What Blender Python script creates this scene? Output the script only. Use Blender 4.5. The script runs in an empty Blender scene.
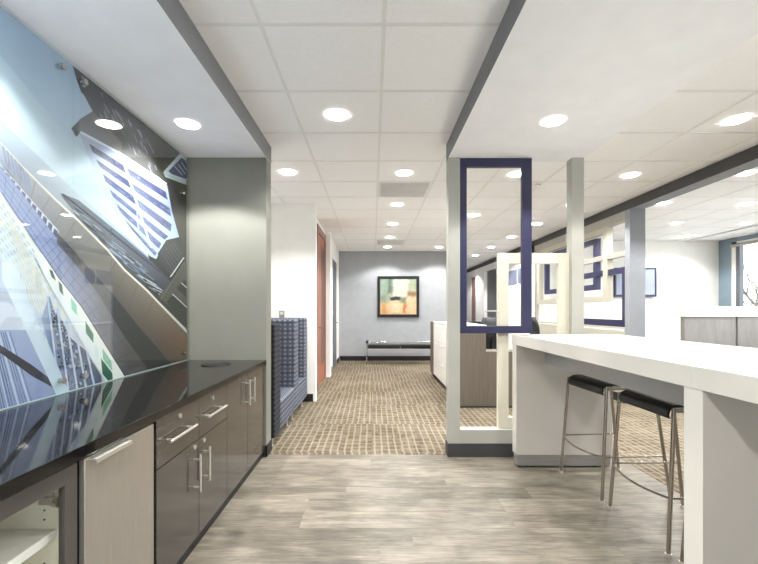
import bpy, bmesh, math, random
from mathutils import Vector, Matrix
random.seed(7)
scn = bpy.context.scene
COL = scn.collection
HC = 1.30; F = 403.0; VX = 373.0; VY = 310.0     # eye height, focal length in px, vanishing point
def unpx(x, y, Y):
    return Vector(((x - VX) * Y / F, Y, HC + (VY - y) * Y / F))

# ------------------------------------------------------------------ materials
def lin(c):
    c = c / 255.0
    return c / 12.92 if c <= 0.04045 else ((c + 0.055) / 1.055) ** 2.4
def rgb(c): return (lin(c[0]), lin(c[1]), lin(c[2]), 1.0)
def new_mat(name):
    m = bpy.data.materials.new(name); m.use_nodes = True
    nt = m.node_tree; b = nt.nodes['Principled BSDF']
    return m, nt, b
def N(nt, t, **kw):
    n = nt.nodes.new(t)
    for k, v in kw.items(): setattr(n, k, v)
    return n
def math_node(nt, op, a, b=None, c=None):
    n = N(nt, 'ShaderNodeMath', operation=op)
    for i, v in enumerate((a, b, c)):
        if v is None: continue
        if isinstance(v, (int, float)): n.inputs[i].default_value = v
        else: nt.links.new(v, n.inputs[i])
    return n.outputs[0]
def mixc(nt, fac, a, b, mode='MIX'):
    n = N(nt, 'ShaderNodeMix', data_type='RGBA', blend_type=mode)
    for i, v in ((0, fac), (6, a), (7, b)):
        if isinstance(v, (int, float)): n.inputs[i].default_value = v
        elif isinstance(v, tuple): n.inputs[i].default_value = v
        else: nt.links.new(v, n.inputs[i])
    return n.outputs[2]
def coords(nt, scale=(1, 1, 1), loc=(0, 0, 0), rot=(0, 0, 0), src='Object'):
    t = N(nt, 'ShaderNodeTexCoord'); mp = N(nt, 'ShaderNodeMapping')
    mp.inputs['Scale'].default_value = scale; mp.inputs['Location'].default_value = loc
    mp.inputs['Rotation'].default_value = rot
    nt.links.new(t.outputs[src], mp.inputs['Vector'])
    return mp.outputs['Vector']
def noise(nt, vec, scale=5, detail=3, rough=0.5, dist=0.0):
    n = N(nt, 'ShaderNodeTexNoise'); nt.links.new(vec, n.inputs['Vector'])
    n.inputs['Scale'].default_value = scale; n.inputs['Detail'].default_value = detail
    n.inputs['Roughness'].default_value = rough; n.inputs['Distortion'].default_value = dist
    return n.outputs['Fac']
def ramp(nt, fac, stops):
    r = N(nt, 'ShaderNodeValToRGB'); nt.links.new(fac, r.inputs['Fac'])
    els = r.color_ramp.elements
    while len(els) < len(stops): els.new(0.5)
    for e, (p, c) in zip(els, stops): e.position = p; e.color = c if len(c) == 4 else rgb(c)
    return r.outputs['Color']
def bump(nt, b, h, strength=0.2, dist=0.01):
    n = N(nt, 'ShaderNodeBump'); n.inputs['Strength'].default_value = strength; n.inputs['Distance'].default_value = dist
    nt.links.new(h, n.inputs['Height']); nt.links.new(n.outputs['Normal'], b.inputs['Normal'])
def paint(name, c, rough=0.55, metal=0.0, var=0.04, spec=0.5, nscale=6, bumps=0.0, coat=0.0):
    m, nt, b = new_mat(name)
    v = coords(nt); f = noise(nt, v, nscale, 4)
    lo = tuple(max(0, x * (1 - var)) for x in c); hi = tuple(min(255, x * (1 + var)) for x in c)
    nt.links.new(ramp(nt, f, [(0.3, lo), (0.7, hi)]), b.inputs['Base Color'])
    b.inputs['Roughness'].default_value = rough; b.inputs['Metallic'].default_value = metal
    b.inputs['Specular IOR Level'].default_value = spec
    b.inputs['Coat Weight'].default_value = coat; b.inputs['Coat Roughness'].default_value = 0.05
    if bumps: bump(nt, b, noise(nt, v, 180, 2), bumps, 0.002)
    return m
def grain(name, c1, c2, scale=(1, 1, 1), rough=0.3, metal=0.0, coat=0.0, src='Object', spec=0.5):
    m, nt, b = new_mat(name)
    v = coords(nt, scale, src=src)
    f = noise(nt, v, 3, 6, 0.65, 0.4)
    nt.links.new(ramp(nt, f, [(0.3, c1), (0.7, c2)]), b.inputs['Base Color'])
    b.inputs['Roughness'].default_value = rough; b.inputs['Metallic'].default_value = metal
    b.inputs['Specular IOR Level'].default_value = spec
    b.inputs['Coat Weight'].default_value = coat; b.inputs['Coat Roughness'].default_value = 0.04
    return m
def emit(name, c, s):
    m, nt, b = new_mat(name)
    b.inputs['Base Color'].default_value = rgb(c)
    b.inputs['Emission Color'].default_value = rgb(c); b.inputs['Emission Strength'].default_value = s
    return m
def glass(name, tint=(253, 254, 253), refl=1.0, rough=0.0):
    m, nt, b = new_mat(name); nt.nodes.remove(b)
    out = nt.nodes['Material Output']
    tr = N(nt, 'ShaderNodeBsdfTransparent'); tr.inputs[0].default_value = rgb(tint)
    gl = N(nt, 'ShaderNodeBsdfGlossy'); gl.inputs['Roughness'].default_value = rough
    gl.inputs['Color'].default_value = (refl, refl, refl, 1)
    lw = N(nt, 'ShaderNodeLayerWeight'); lw.inputs['Blend'].default_value = 0.5
    fr = N(nt, 'ShaderNodeMath', operation='MULTIPLY_ADD')
    nt.links.new(math_node(nt, 'POWER', lw.outputs['Facing'], 5.0), fr.inputs[0]); fr.inputs[1].default_value = 0.96; fr.inputs[2].default_value = 0.04
    mx = N(nt, 'ShaderNodeMixShader')
    nt.links.new(fr.outputs[0], mx.inputs[0]); nt.links.new(tr.outputs[0], mx.inputs[1]); nt.links.new(gl.outputs[0], mx.inputs[2])
    nt.links.new(mx.outputs[0], out.inputs['Surface'])
    return m
def vcol(name, rough=0.5, var=0.06, nscale=40, streak=(1, 1, 1)):
    m, nt, b = new_mat(name)
    a = N(nt, 'ShaderNodeVertexColor', layer_name='Col')
    f = noise(nt, coords(nt, streak), nscale, 5, 0.6)
    k = math_node(nt, 'MULTIPLY_ADD', f, var * 2, .80 - var)
    cmb = N(nt, 'ShaderNodeCombineColor')
    for i in range(3): nt.links.new(k, cmb.inputs[i])
    nt.links.new(mixc(nt, 1.0, a.outputs['Color'], cmb.outputs[0], 'MULTIPLY'), b.inputs['Base Color'])
    b.inputs['Roughness'].default_value = rough; b.inputs['Specular IOR Level'].default_value = 0.2
    return m

def plank_mat():
    m, nt, b = new_mat('grey_oak_planks')
    v = coords(nt)
    sx = N(nt, 'ShaderNodeSeparateXYZ'); nt.links.new(v, sx.inputs[0])
    row = math_node(nt, 'FLOOR', math_node(nt, 'DIVIDE', sx.outputs[1], 0.185))
    sh = math_node(nt, 'MULTIPLY', math_node(nt, 'FRACT', math_node(nt, 'MULTIPLY', math_node(nt, 'SINE', math_node(nt, 'MULTIPLY', row, 12.9)), 43.7)), 1.3)
    cc = N(nt, 'ShaderNodeCombineXYZ'); nt.links.new(math_node(nt, 'ADD', sx.outputs[0], sh), cc.inputs[0]); nt.links.new(sx.outputs[1], cc.inputs[1])
    br = N(nt, 'ShaderNodeTexBrick'); nt.links.new(cc.outputs[0], br.inputs['Vector'])
    br.offset = 0.0; br.inputs['Scale'].default_value = 1.0
    br.inputs['Brick Width'].default_value = 1.3; br.inputs['Row Height'].default_value = 0.185
    br.inputs['Mortar Size'].default_value = 0.0012; br.inputs['Mortar Smooth'].default_value = 0.6
    br.inputs['Color1'].default_value = (0, 0, 0, 1); br.inputs['Color2'].default_value = (1, 1, 1, 1)
    br.inputs['Mortar'].default_value = (0.5, 0.5, 0.5, 1)
    sep = N(nt, 'ShaderNodeSeparateColor'); nt.links.new(br.outputs['Color'], sep.inputs[0])
    # offset the grain per plank
    cx = N(nt, 'ShaderNodeCombineXYZ'); nt.links.new(math_node(nt, 'MULTIPLY', sep.outputs[0], 9.0), cx.inputs[0])
    nt.links.new(math_node(nt, 'MULTIPLY', sep.outputs[0], 23.0), cx.inputs[2])
    va = N(nt, 'ShaderNodeVectorMath', operation='ADD'); nt.links.new(v, va.inputs[0]); nt.links.new(cx.outputs[0], va.inputs[1])
    def mp(s):
        q = N(nt, 'ShaderNodeMapping'); q.inputs['Scale'].default_value = s
        nt.links.new(va.outputs[0], q.inputs['Vector']); return q.outputs[0]
    g0 = noise(nt, mp((1.2, 2.0, 1)), 2.2, 5, 0.6, 0.5)
    g1 = noise(nt, mp((1.1, 8.5, 1)), 1.6, 8, 0.68, 0.7)
    g2 = noise(nt, mp((3, 55, 1)), 2.0, 4, 0.6, 0.6)
    s = math_node(nt, 'ADD', math_node(nt, 'MULTIPLY_ADD', g0, .30, math_node(nt, 'MULTIPLY', g1, 0.36)), math_node(nt, 'MULTIPLY', g2, 0.26))
    s = math_node(nt, 'ADD', s, math_node(nt, 'MULTIPLY', sep.outputs[0], 0.05))
    c = ramp(nt, s, [(0.36, (76, 70, 61)), (0.45, (105, 98, 86)), (0.52, (130, 122, 108)), (0.61, (156, 147, 132))])
    c = mixc(nt, math_node(nt, 'MULTIPLY', br.outputs['Fac'], 0.35), c, rgb((90, 84, 76)))
    nt.links.new(c, b.inputs['Base Color'])
    b.inputs['Roughness'].default_value = 0.42; b.inputs['Specular IOR Level'].default_value = 0.4
    bump(nt, b, s, 0.12, 0.003)
    return m

def carpet_mat():
    m, nt, b = new_mat('woven_grid_carpet')
    v = coords(nt)
    nz = N(nt, 'ShaderNodeTexNoise'); nt.links.new(v, nz.inputs['Vector']); nz.inputs['Scale'].default_value = 7
    vs = N(nt, 'ShaderNodeVectorMath', operation='SCALE'); nt.links.new(nz.outputs['Color'], vs.inputs[0]); vs.inputs['Scale'].default_value = 0.02
    va = N(nt, 'ShaderNodeVectorMath', operation='ADD'); nt.links.new(v, va.inputs[0]); nt.links.new(vs.outputs[0], va.inputs[1])
    sx = N(nt, 'ShaderNodeSeparateXYZ'); nt.links.new(va.outputs[0], sx.inputs[0]); X, Y = sx.outputs[0], sx.outputs[1]
    def cellrnd(du, dv, seed):      # one random value per carpet-pattern block
        c_ = N(nt, 'ShaderNodeCombineXYZ'); nt.links.new(math_node(nt, 'FLOOR', math_node(nt, 'DIVIDE', X, du)), c_.inputs[0])
        nt.links.new(math_node(nt, 'FLOOR', math_node(nt, 'DIVIDE', Y, dv)), c_.inputs[1]); c_.inputs[2].default_value = seed
        w_ = N(nt, 'ShaderNodeTexWhiteNoise'); nt.links.new(c_.outputs[0], w_.inputs['Vector']); return w_.outputs['Value']
    def lines(co, per, rnd, wid):
        f = math_node(nt, 'FRACT', math_node(nt, 'ADD', math_node(nt, 'DIVIDE', co, per), rnd))
        d_ = math_node(nt, 'ABSOLUTE', math_node(nt, 'SUBTRACT', f, .5))
        mr = N(nt, 'ShaderNodeMapRange', interpolation_type='SMOOTHSTEP'); nt.links.new(d_, mr.inputs[0])
        mr.inputs[1].default_value = .5 - wid * 1.5; mr.inputs[2].default_value = .5 - wid * .4
        return mr.outputs[0]
    lv = lines(X, .066, cellrnd(.46, .92, 3.0), .13)
    lh = lines(Y, .105, cellrnd(.30, .46, 9.0), .11)
    q = N(nt, 'ShaderNodeMapping'); q.inputs['Scale'].default_value = (5, 26, 1); nt.links.new(v, q.inputs['Vector'])
    st = noise(nt, q.outputs[0], 1.5, 4, 0.6)
    c = ramp(nt, math_node(nt, 'MULTIPLY_ADD', cellrnd(.066, .105, 5.0), .22, math_node(nt, 'MULTIPLY', st, .8)), [(0.25, (82, 74, 62)), (0.45, (102, 93, 79)), (0.65, (124, 114, 98))])
    c = mixc(nt, math_node(nt, 'MULTIPLY', lh, .5), c, rgb((152, 142, 125)))
    c = mixc(nt, math_node(nt, 'MULTIPLY', lv, .7), c, rgb((156, 146, 129)))
    big = noise(nt, v, 1.3, 2)
    c = mixc(nt, 0.55, c, ramp(nt, big, [(0.35, (205, 197, 184)), (0.65, (255, 255, 255))]), 'MULTIPLY')
    nt.links.new(c, b.inputs['Base Color'])
    b.inputs['Roughness'].default_value = 0.95; b.inputs['Specular IOR Level'].default_value = 0.1
    bump(nt, b, noise(nt, v, 260, 2), 0.4, 0.004)
    return m

def fabric_mat(name, c1, c2, c3):
    m, nt, b = new_mat(name)
    v = coords(nt)
    sx = N(nt, 'ShaderNodeSeparateXYZ'); nt.links.new(v, sx.inputs[0])
    u = math_node(nt, 'ADD', sx.outputs[0], sx.outputs[1])
    def wave(inp, per): return math_node(nt, 'ABSOLUTE', math_node(nt, 'SINE', math_node(nt, 'MULTIPLY', inp, math.pi / per)))
    w1 = wave(u, 0.062); w2 = wave(sx.outputs[2], 0.05); w3 = wave(sx.outputs[2], 0.1)
    dia = math_node(nt, 'MULTIPLY', w1, w2)
    dots = math_node(nt, 'GREATER_THAN', dia, 0.80)
    rim = math_node(nt, 'LESS_THAN', math_node(nt, 'ABSOLUTE', math_node(nt, 'SUBTRACT', dia, 0.35)), 0.07)
    band = math_node(nt, 'GREATER_THAN', w3, 0.82)
    c = mixc(nt, math_node(nt, 'MULTIPLY', band, 0.6), rgb(c1), rgb(c2))
    c = mixc(nt, math_node(nt, 'MULTIPLY', rim, 0.55), c, rgb(c3))
    c = mixc(nt, math_node(nt, 'MULTIPLY', dots, 0.85), c, rgb(c3))
    c = mixc(nt, 0.35, c, ramp(nt, noise(nt, v, 60, 3), [(0.3, (150, 150, 155)), (0.7, (255, 255, 255))]), 'MULTIPLY')
    nt.links.new(c, b.inputs['Base Color']); b.inputs['Roughness'].default_value = 0.9
    bump(nt, b, noise(nt, v, 300, 2), 0.3, 0.002)
    return m

M = {}
M['planks'] = plank_mat(); M['carpet'] = carpet_mat()
M['tile'] = paint('acoustic_ceiling_tile', (253, 253, 254), 0.95, var=0.012, spec=0.1, nscale=60, bumps=0.25)
M['tbar'] = paint('ceiling_grid_metal', (238, 238, 236), 0.5, var=0.01)
M['soffit'] = paint('soffit_paint', (240, 241, 244), 0.9, var=0.01, spec=0.1)
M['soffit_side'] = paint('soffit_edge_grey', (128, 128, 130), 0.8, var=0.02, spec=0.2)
M['white_wall'] = paint('white_wall_paint', (246, 244, 240), 0.85, var=0.01, spec=0.15)
M['end_wall'] = paint('blue_grey_wall_paint', (172, 175, 179), 0.85, var=0.02, spec=0.15)
M['col'] = paint('olive_grey_wall_paint', (126, 126, 117), 0.8, var=0.015, spec=0.2)
M['post'] = paint('sage_post_paint', (172, 171, 162), 0.75, var=0.015, spec=0.2)
M['pillar'] = paint('blue_grey_pillar_paint', (146, 149, 154), 0.8, var=0.015)
M['blue_wall'] = paint('slate_blue_wall_paint', (128, 146, 158), 0.85, var=0.02)
M['beam'] = paint('charcoal_beam_paint', (74, 73, 74), 0.7, var=0.03)
M['dark_base'] = paint('charcoal_vinyl_base', (62, 62, 64), 0.6, var=0.03)
M['black_base'] = paint('black_vinyl_base', (28, 28, 30), 0.5, var=0.05)
M['granite'] = paint('black_polished_granite', (20, 19, 19), 0.05, var=0.25, spec=0.38, nscale=220)
M['lam'] = grain('taupe_gloss_laminate', (54, 50, 46), (76, 70, 64), (1, 1.2, 26), 0.14, coat=0.25)
M['dark_carcass'] = paint('dark_cabinet_edge', (30, 28, 28), 0.5, var=0.05)
M['alu'] = paint('dark_aluminium_frame', (84, 80, 76), 0.4, metal=0.3, var=0.02)
M['cream_in'] = paint('cream_melamine', (236, 232, 214), 0.45, var=0.01)
M['steel'] = grain('brushed_stainless', (172, 166, 158), (186, 179, 170), (1, 60, 2), 0.36, metal=0.75)
M['chrome'] = paint('satin_chrome', (205, 200, 194), 0.2, metal=1.0, var=0.02)
M['nickel'] = paint('satin_nickel_bar', (232, 228, 220), 0.28, metal=0.9, var=0.02)
M['tube'] = paint('stool_chrome_tube', (175, 168, 160), 0.22, metal=1.0, var=0.03)
M['bar'] = paint('cream_gloss_solid_surface', (216, 213, 204), 0.22, var=0.012, coat=0.4, nscale=3)
M['bar_panel'] = paint('gloss_cream_panel_shaded', (204, 199, 190), 0.12, var=0.012, coat=0.7, nscale=3)  # darker cream for the bar legs, shading put into the colour
M['apron'] = paint('grey_metal_apron', (176, 177, 178), 0.3, metal=.2, var=0.02)
M['plinth'] = grain('grey_metal_plinth', (150, 147, 142), (165, 162, 157), (1, 1, 30), 0.4, metal=0.4)
M['leather'] = paint('black_leather', (18, 18, 20), 0.38, var=0.15, nscale=80, bumps=0.15)
M['blue'] = paint('indigo_lacquer', (45, 45, 76), 0.42, var=0.03)
M['cream'] = paint('cream_lacquer', (212, 207, 190), 0.4, var=0.012)
M['cream_far'] = paint('cream_screen_lacquer', (184, 179, 164), 0.45, var=0.012)
M['greige'] = paint('greige_lacquer', (165, 161, 152), 0.5, var=0.015)
M['booth'] = fabric_mat('blue_patterned_upholstery', (72, 77, 92), (50, 55, 72), (158, 162, 174))
M['booth_dark'] = fabric_mat('navy_patterned_upholstery', (15, 16, 20), (10, 11, 15), (78, 82, 92))
M['wood'] = grain('cherry_wood', (146, 84, 58), (172, 106, 76), (6, 6, 1.2), 0.4)
M['wood_dark'] = grain('dark_cherry_inset', (52, 24, 18), (70, 34, 24), (6, 6, 1.2), 0.3)
M['wood_frame'] = grain('mauve_stained_frame', (128, 96, 90), (150, 116, 106), (6, 6, 1.2), 0.45)
M['door_grey'] = paint('slate_door_paint', (96, 101, 107), 0.5, var=0.02)
M['brown_panel'] = grain('brown_ribbed_laminate', (84, 76, 66), (110, 101, 90), (60, 60, 1.0), 0.5)
M['black'] = paint('black_plastic', (20, 20, 22), 0.5, var=0.1)
M['white_lam'] = paint('white_laminate', (244, 242, 236), 0.3, var=0.01)
M['desk_lam'] = grain('silver_wood_laminate', (134, 131, 128), (160, 156, 152), (5, 5, 0.8), 0.35)
M['lamp_white'] = emit('lamp_diffuser', (255, 252, 245), 14.0)
M['trim_white'] = paint('white_enamel_trim', (240, 240, 238), 0.4, var=0.01)
M['vent'] = paint('grey_return_grille', (232, 231, 229), 0.6, var=0.02)
M['vent_dark'] = paint('grille_slot_grey', (215, 214, 213), 0.7, var=0.02)
M['glass'] = glass('clear_glass')
M['mural_glass'] = glass('polished_mural_glass', (252, 254, 254), 1.0)
M['glass_edge'] = paint('green_glass_edge', (168, 190, 188), 0.2, var=0.05)
M['frost'] = paint('frosted_blue_pane', (128, 134, 160), 0.3, var=0.06)
M['screen'] = paint('screen_blue_reflection', (150, 158, 178), 0.12, var=0.02)  # pale reflection on the screen put into its base colour
M['mural'] = vcol('mural_print_ink', 0.6, 0.05, 30)
M['art'] = vcol('painted_canvas', 0.8, 0.14, 16)
M['bark'] = paint('winter_bark', (140, 130, 122), 0.9, var=0.1)
M['ground'] = paint('pale_concrete_ground', (190, 190, 186), 0.9, var=0.04)
M['roomgrey'] = paint('green_grey_office_wall', (176, 184, 182), 0.85, var=0.02)

# ------------------------------------------------------------------ mesh helpers
def wloc(p):
    v = Vector((0, 0, 0))
    while p: v += p.location; p = p.parent
    return v
class B:
    def __init__(s): s.v = []; s.f = []; s.mi = []; s.cur = 0
    def add(s, vs, fs):
        o = len(s.v); s.v += [Vector(p) for p in vs]
        for f in fs: s.f.append([o + i for i in f]); s.mi.append(s.cur)
        return s
    def box(s, x0, x1, y0, y1, z0, z1):
        x0, x1 = min(x0, x1), max(x0, x1); y0, y1 = min(y0, y1), max(y0, y1); z0, z1 = min(z0, z1), max(z0, z1)
        return s.add([(x0,y0,z0),(x1,y0,z0),(x1,y1,z0),(x0,y1,z0),(x0,y0,z1),(x1,y0,z1),(x1,y1,z1),(x0,y1,z1)],
              [(0,3,2,1),(4,5,6,7),(0,1,5,4),(1,2,6,5),(2,3,7,6),(3,0,4,7)])
    def cyl(s, a, b, r, r2=None, n=16, cap=True):
        a, b = Vector(a), Vector(b); r2 = r if r2 is None else r2
        d = (b - a).normalized(); up = Vector((0, 0, 1)) if abs(d.z) < 0.9 else Vector((1, 0, 0))
        u = d.cross(up).normalized(); w = d.cross(u)
        vs = []
        for c, rr in ((a, r), (b, r2)):
            for i in range(n):
                t = 2 * math.pi * i / n; vs.append(c + (u * math.cos(t) + w * math.sin(t)) * rr)
        fs = [(i, (i + 1) % n, n + (i + 1) % n, n + i) for i in range(n)]
        if cap: fs += [tuple(reversed(range(n))), tuple(range(n, 2 * n))]
        return s.add(vs, fs)
    def tube(s, pts, r, n=10):
        pts = [Vector(p) for p in pts]; rings = []; vs = []; fs = []
        prev = None
        for k, p in enumerate(pts):
            d = (pts[min(k + 1, len(pts) - 1)] - pts[max(k - 1, 0)]).normalized()
            if prev is None:
                up = Vector((0, 0, 1)) if abs(d.z) < 0.9 else Vector((1, 0, 0)); u = d.cross(up).normalized()
            else: u = (prev - d * prev.dot(d)).normalized()
            prev = u; w = d.cross(u)
            rr = r[k] if isinstance(r, (list, tuple)) else r
            for i in range(n):
                t = 2 * math.pi * i / n; vs.append(p + (u * math.cos(t) + w * math.sin(t)) * rr)
        m = len(pts)
        for k in range(m - 1):
            for i in range(n): fs.append((k*n+i, k*n+(i+1)%n, (k+1)*n+(i+1)%n, (k+1)*n+i))
        fs += [tuple(reversed(range(n))), tuple(range((m-1)*n, m*n))]
        return s.add(vs, fs)
    def prism(s, pts, axis, a0, a1):
        """extrude a 2D outline along an axis: x -> pts are (y,z), y -> (x,z), z -> (x,y)"""
        def mk(p, a):
            return {'x': (a, p[0], p[1]), 'y': (p[0], a, p[1]), 'z': (p[0], p[1], a)}[axis]
        n = len(pts); vs = [mk(p, a0) for p in pts] + [mk(p, a1) for p in pts]
        fs = [tuple(range(n)), tuple(reversed(range(n, 2*n)))] + [(i, n+i, n+(i+1)%n, (i+1)%n) for i in range(n)]
        return s.add(vs, fs)
    def lathe(s, prof, c, n=32):
        """prof: list of (r, z); revolve round the vertical through c"""
        c = Vector(c); vs = []; fs = []
        for r, z in prof:
            for i in range(n):
                t = 2*math.pi*i/n; vs.append(c + Vector((r*math.cos(t), r*math.sin(t), z)))
        for k in range(len(prof)-1):
            for i in range(n): fs.append((k*n+i, k*n+(i+1)%n, (k+1)*n+(i+1)%n, (k+1)*n+i))
        return s.add(vs, fs)
    def build(s, name, mat, parent=None, bevel=0.0, smooth=False, origin=None, seg=2, keep=False):
        me = bpy.data.meshes.new(name)
        if parent is not None: off = wloc(parent)
        elif keep: off = Vector((0, 0, 0))
        elif origin is not None: off = Vector(origin)
        else:
            xs = [p.x for p in s.v]; ys = [p.y for p in s.v]; zs = [p.z for p in s.v]
            off = Vector(((min(xs)+max(xs))/2, (min(ys)+max(ys))/2, min(zs)))
        bm = bmesh.new(); bv = [bm.verts.new(p - off) for p in s.v]
        for f, mi in zip(s.f, s.mi):
            try: fc = bm.faces.new([bv[i] for i in f]); fc.material_index = mi; fc.smooth = smooth
            except ValueError: pass
        bmesh.ops.recalc_face_normals(bm, faces=bm.faces)
        bm.to_mesh(me); bm.free()
        for m_ in (mat if isinstance(mat, (list, tuple)) else [mat]): me.materials.append(m_)
        o = bpy.data.objects.new(name, me); COL.objects.link(o)
        if parent is not None: o.parent = parent
        else: o.location = off
        if bevel:
            md = o.modifiers.new('Bevel', 'BEVEL'); md.width = bevel; md.segments = seg; md.limit_method = 'ANGLE'; md.angle_limit = math.radians(40)
        if smooth:
            me.set_sharp_from_angle(angle=math.radians(38))
        return o
def bx(*a): return B().box(*a)
def tag(o, label=None, cat=None, group=None, kind=None):
    if label: o['label'] = label
    if cat: o['category'] = cat
    if group: o['group'] = group
    if kind: o['kind'] = kind
    return o
def struct(o, label=None): 
    o['kind'] = 'structure'
    if label: o['label'] = label
    return o
def thing(name, loc, label, cat, group=None):
    o = bpy.data.objects.new(name, None); COL.objects.link(o); o.location = loc; o.empty_display_size = 0.1
    return tag(o, label, cat, group)
def copy_tree(o, parent=None, inv=None):
    c = o.copy(); COL.objects.link(c)
    if parent is not None: c.parent = parent
    for ch in [x for x in o.children]: copy_tree(ch, c)
    return c

# ------------------------------------------------------------------ setting
S = 2.65; CZ = 2.81
YB = -1.6      # the room is only modelled as far back as this
def room(name, b, mat, label, **kw): return struct(b.build(name, mat, keep=True, **kw), label)
room('floor', bx(-2.1, 2.17, YB, 3.62, -0.05, 0.0), M['planks'], 'grey wood-look plank floor running across the kitchen')
room('floor_carpet', B().box(-2.1, 2.17, 3.62, 15.3, -0.05, 0.001).box(2.17, 7.8, YB, 15.3, -0.05, 0.001), M['carpet'], 'brown and cream grid-patterned carpet')
room('ceiling', bx(-2.1, 7.8, YB, 15.3, CZ, CZ + 0.05), M['tile'], 'white suspended tile ceiling')
P = 0.651
g = B()
x = 0.058 - 3 * P
while x < 7.6:
    g.box(x - 0.011, x + 0.011, YB, 15.3, CZ - 0.004, CZ); x += P
y = 2.129 - 5 * P
while y < 15.3:
    g.box(-2.1, 7.75, y - 0.011, y + 0.011, CZ - 0.0043, CZ); y += P
room('ceiling_grid', g, M['tbar'], 'thin white metal grid of the tile ceiling')
# lowered soffits either side of the walkway
def soffit(name, x0, x1, y1, label, side):
    b = B(); b.box(x0, x1, YB, y1, S, CZ - 0.005)
    o = room(name, b, [M['soffit'], M['soffit_side']], label)
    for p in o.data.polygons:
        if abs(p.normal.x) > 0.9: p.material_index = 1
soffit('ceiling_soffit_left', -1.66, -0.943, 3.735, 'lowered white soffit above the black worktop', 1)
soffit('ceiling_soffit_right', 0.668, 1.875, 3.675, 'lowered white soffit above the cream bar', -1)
# left side
room('wall_left', bx(-1.76, -1.664, YB, 3.57, 0, CZ), M['white_wall'], 'wall behind the glass mural')
room('wall_column_left', bx(-1.66, -0.945, 3.57, 3.735, 0, S), M['col'], 'olive grey wall end closing the worktop')
room('baseboard_column_left', B().box(-0.945, -0.937, 3.562, 3.74, 0, 0.10).box(-1.0, -0.937, 3.562, 3.57, 0, .10), M['black_base'], 'black base of the grey wall end')
room('wall_booth', B().box(-1.95, -1.87, 3.735, 5.72, 0, CZ).box(-1.95, -1.66, 3.57, 3.735, 0, CZ), M['white_wall'], 'white wall behind the banquette')
room('wall_white_left', bx(-1.95, -0.812, 5.72, 5.82, 0, CZ), M['white_wall'], 'bright white wall facing the kitchen')
room('baseboard_white_left', B().box(-1.87, -0.85, 5.710, 5.72, 0, 0.11), M['black_base'], 'black baseboard of the white wall')
room('wall_corridor_left', B().box(-1.1, -0.925, 5.82, 6.60, 0, CZ).box(-1.1, -0.925, 7.76, 7.8, 0, CZ).box(-1.1, -0.925, 6.60, 7.76, 2.72, CZ)
     .box(-1.1, -0.828, 7.78, 8.0, 0, CZ).box(-1.1, -0.875, 8.0, 8.62, 0, CZ).box(-1.1, -0.875, 9.62, 10.35, 0, CZ).box(-1.1, -0.875, 8.62, 9.62, 2.45, CZ), M['white_wall'], 'white wall along the left of the corridor')
room('baseboard_corridor_left', B().box(-0.875, -0.867, 9.66, 10.33, 0, .1).box(-0.875, -0.867, 8.0, 8.6, 0, .1).box(-0.925, -.917, 5.82, 6.6, 0, .1), M['black_base'], 'dark baseboard of the corridor')
room('wall_end', B().box(-0.95, 2.1, 10.35, 10.45, 0, CZ).box(2.0, 2.1, 10.45, 15.2, 0, CZ), M['end_wall'], 'pale blue-grey wall at the end of the corridor')
room('baseboard_end', bx(-0.85, 2.1, 10.338, 10.35, 0, 0.12), M['black_base'], 'black baseboard under the picture')
room('wall_far_back', bx(2.0, 7.6, 15.2, 15.3, 0, CZ), M['end_wall'], 'pale far wall of the open office')
# doors
d = thing('door_1', (-0.925, 7.17, 0), None, None); struct(d, 'cherry wood door with tall dark inset left of the corridor')
B().box(-0.98, -0.905, 6.60, 6.72, 0, 2.72).box(-0.98, -0.905, 7.70, 7.76, 0, 2.72).box(-0.98, -0.905, 6.72, 7.70, 2.6, 2.72).build('door_frame', M['wood_frame'], d, bevel=.004)
B().box(-0.965, -0.925, 6.72, 7.24, 0.01, 2.6).box(-0.965, -0.925, 7.24, 7.70, 0.01, .32).box(-0.965, -0.925, 7.24, 7.70, 2.42, 2.6).box(-0.965, -0.925, 7.64, 7.70, .32, 2.42).build('door_leaf', M['wood'], d)
bx(-0.96, -0.9245, 7.20, 7.64, .32, 2.42).build('inset', M['wood_dark'], d)
B().cyl((-0.93, 6.84, 1.0), (-0.875, 6.84, 1.0), .012).cyl((-0.88, 6.84, 1.0), (-0.88, 6.95, 1.0), .011).build('door_handle', M['chrome'], d, smooth=True)
d = thing('door_2', (-0.86, 9.07, 0), None, None); struct(d, 'slate grey door near the end of the corridor')
B().box(-0.9, -0.868, 8.62, 8.65, 0, 2.45).box(-0.9, -0.868, 9.59, 9.62, 0, 2.45).box(-0.9, -0.868, 8.65, 9.59, 2.41, 2.45).build('door_frame', M['white_wall'], d, bevel=.003)
bx(-0.89, -0.870, 8.65, 9.59, .01, 2.41).build('door_leaf', M['door_grey'], d)
B().cyl((-0.872, 9.5, 1.0), (-0.83, 9.5, 1.0), .012).cyl((-0.83, 9.5, 1.0), (-0.83, 9.39, 1.0), .011).build('door_handle', M['chrome'], d, smooth=True)
for z in (.35, 1.25, 2.15): B().cyl((-0.865, 8.65, z-.05), (-0.865, 8.65, z+.05), .009).build('hinge', M['chrome'], d, smooth=True)

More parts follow.
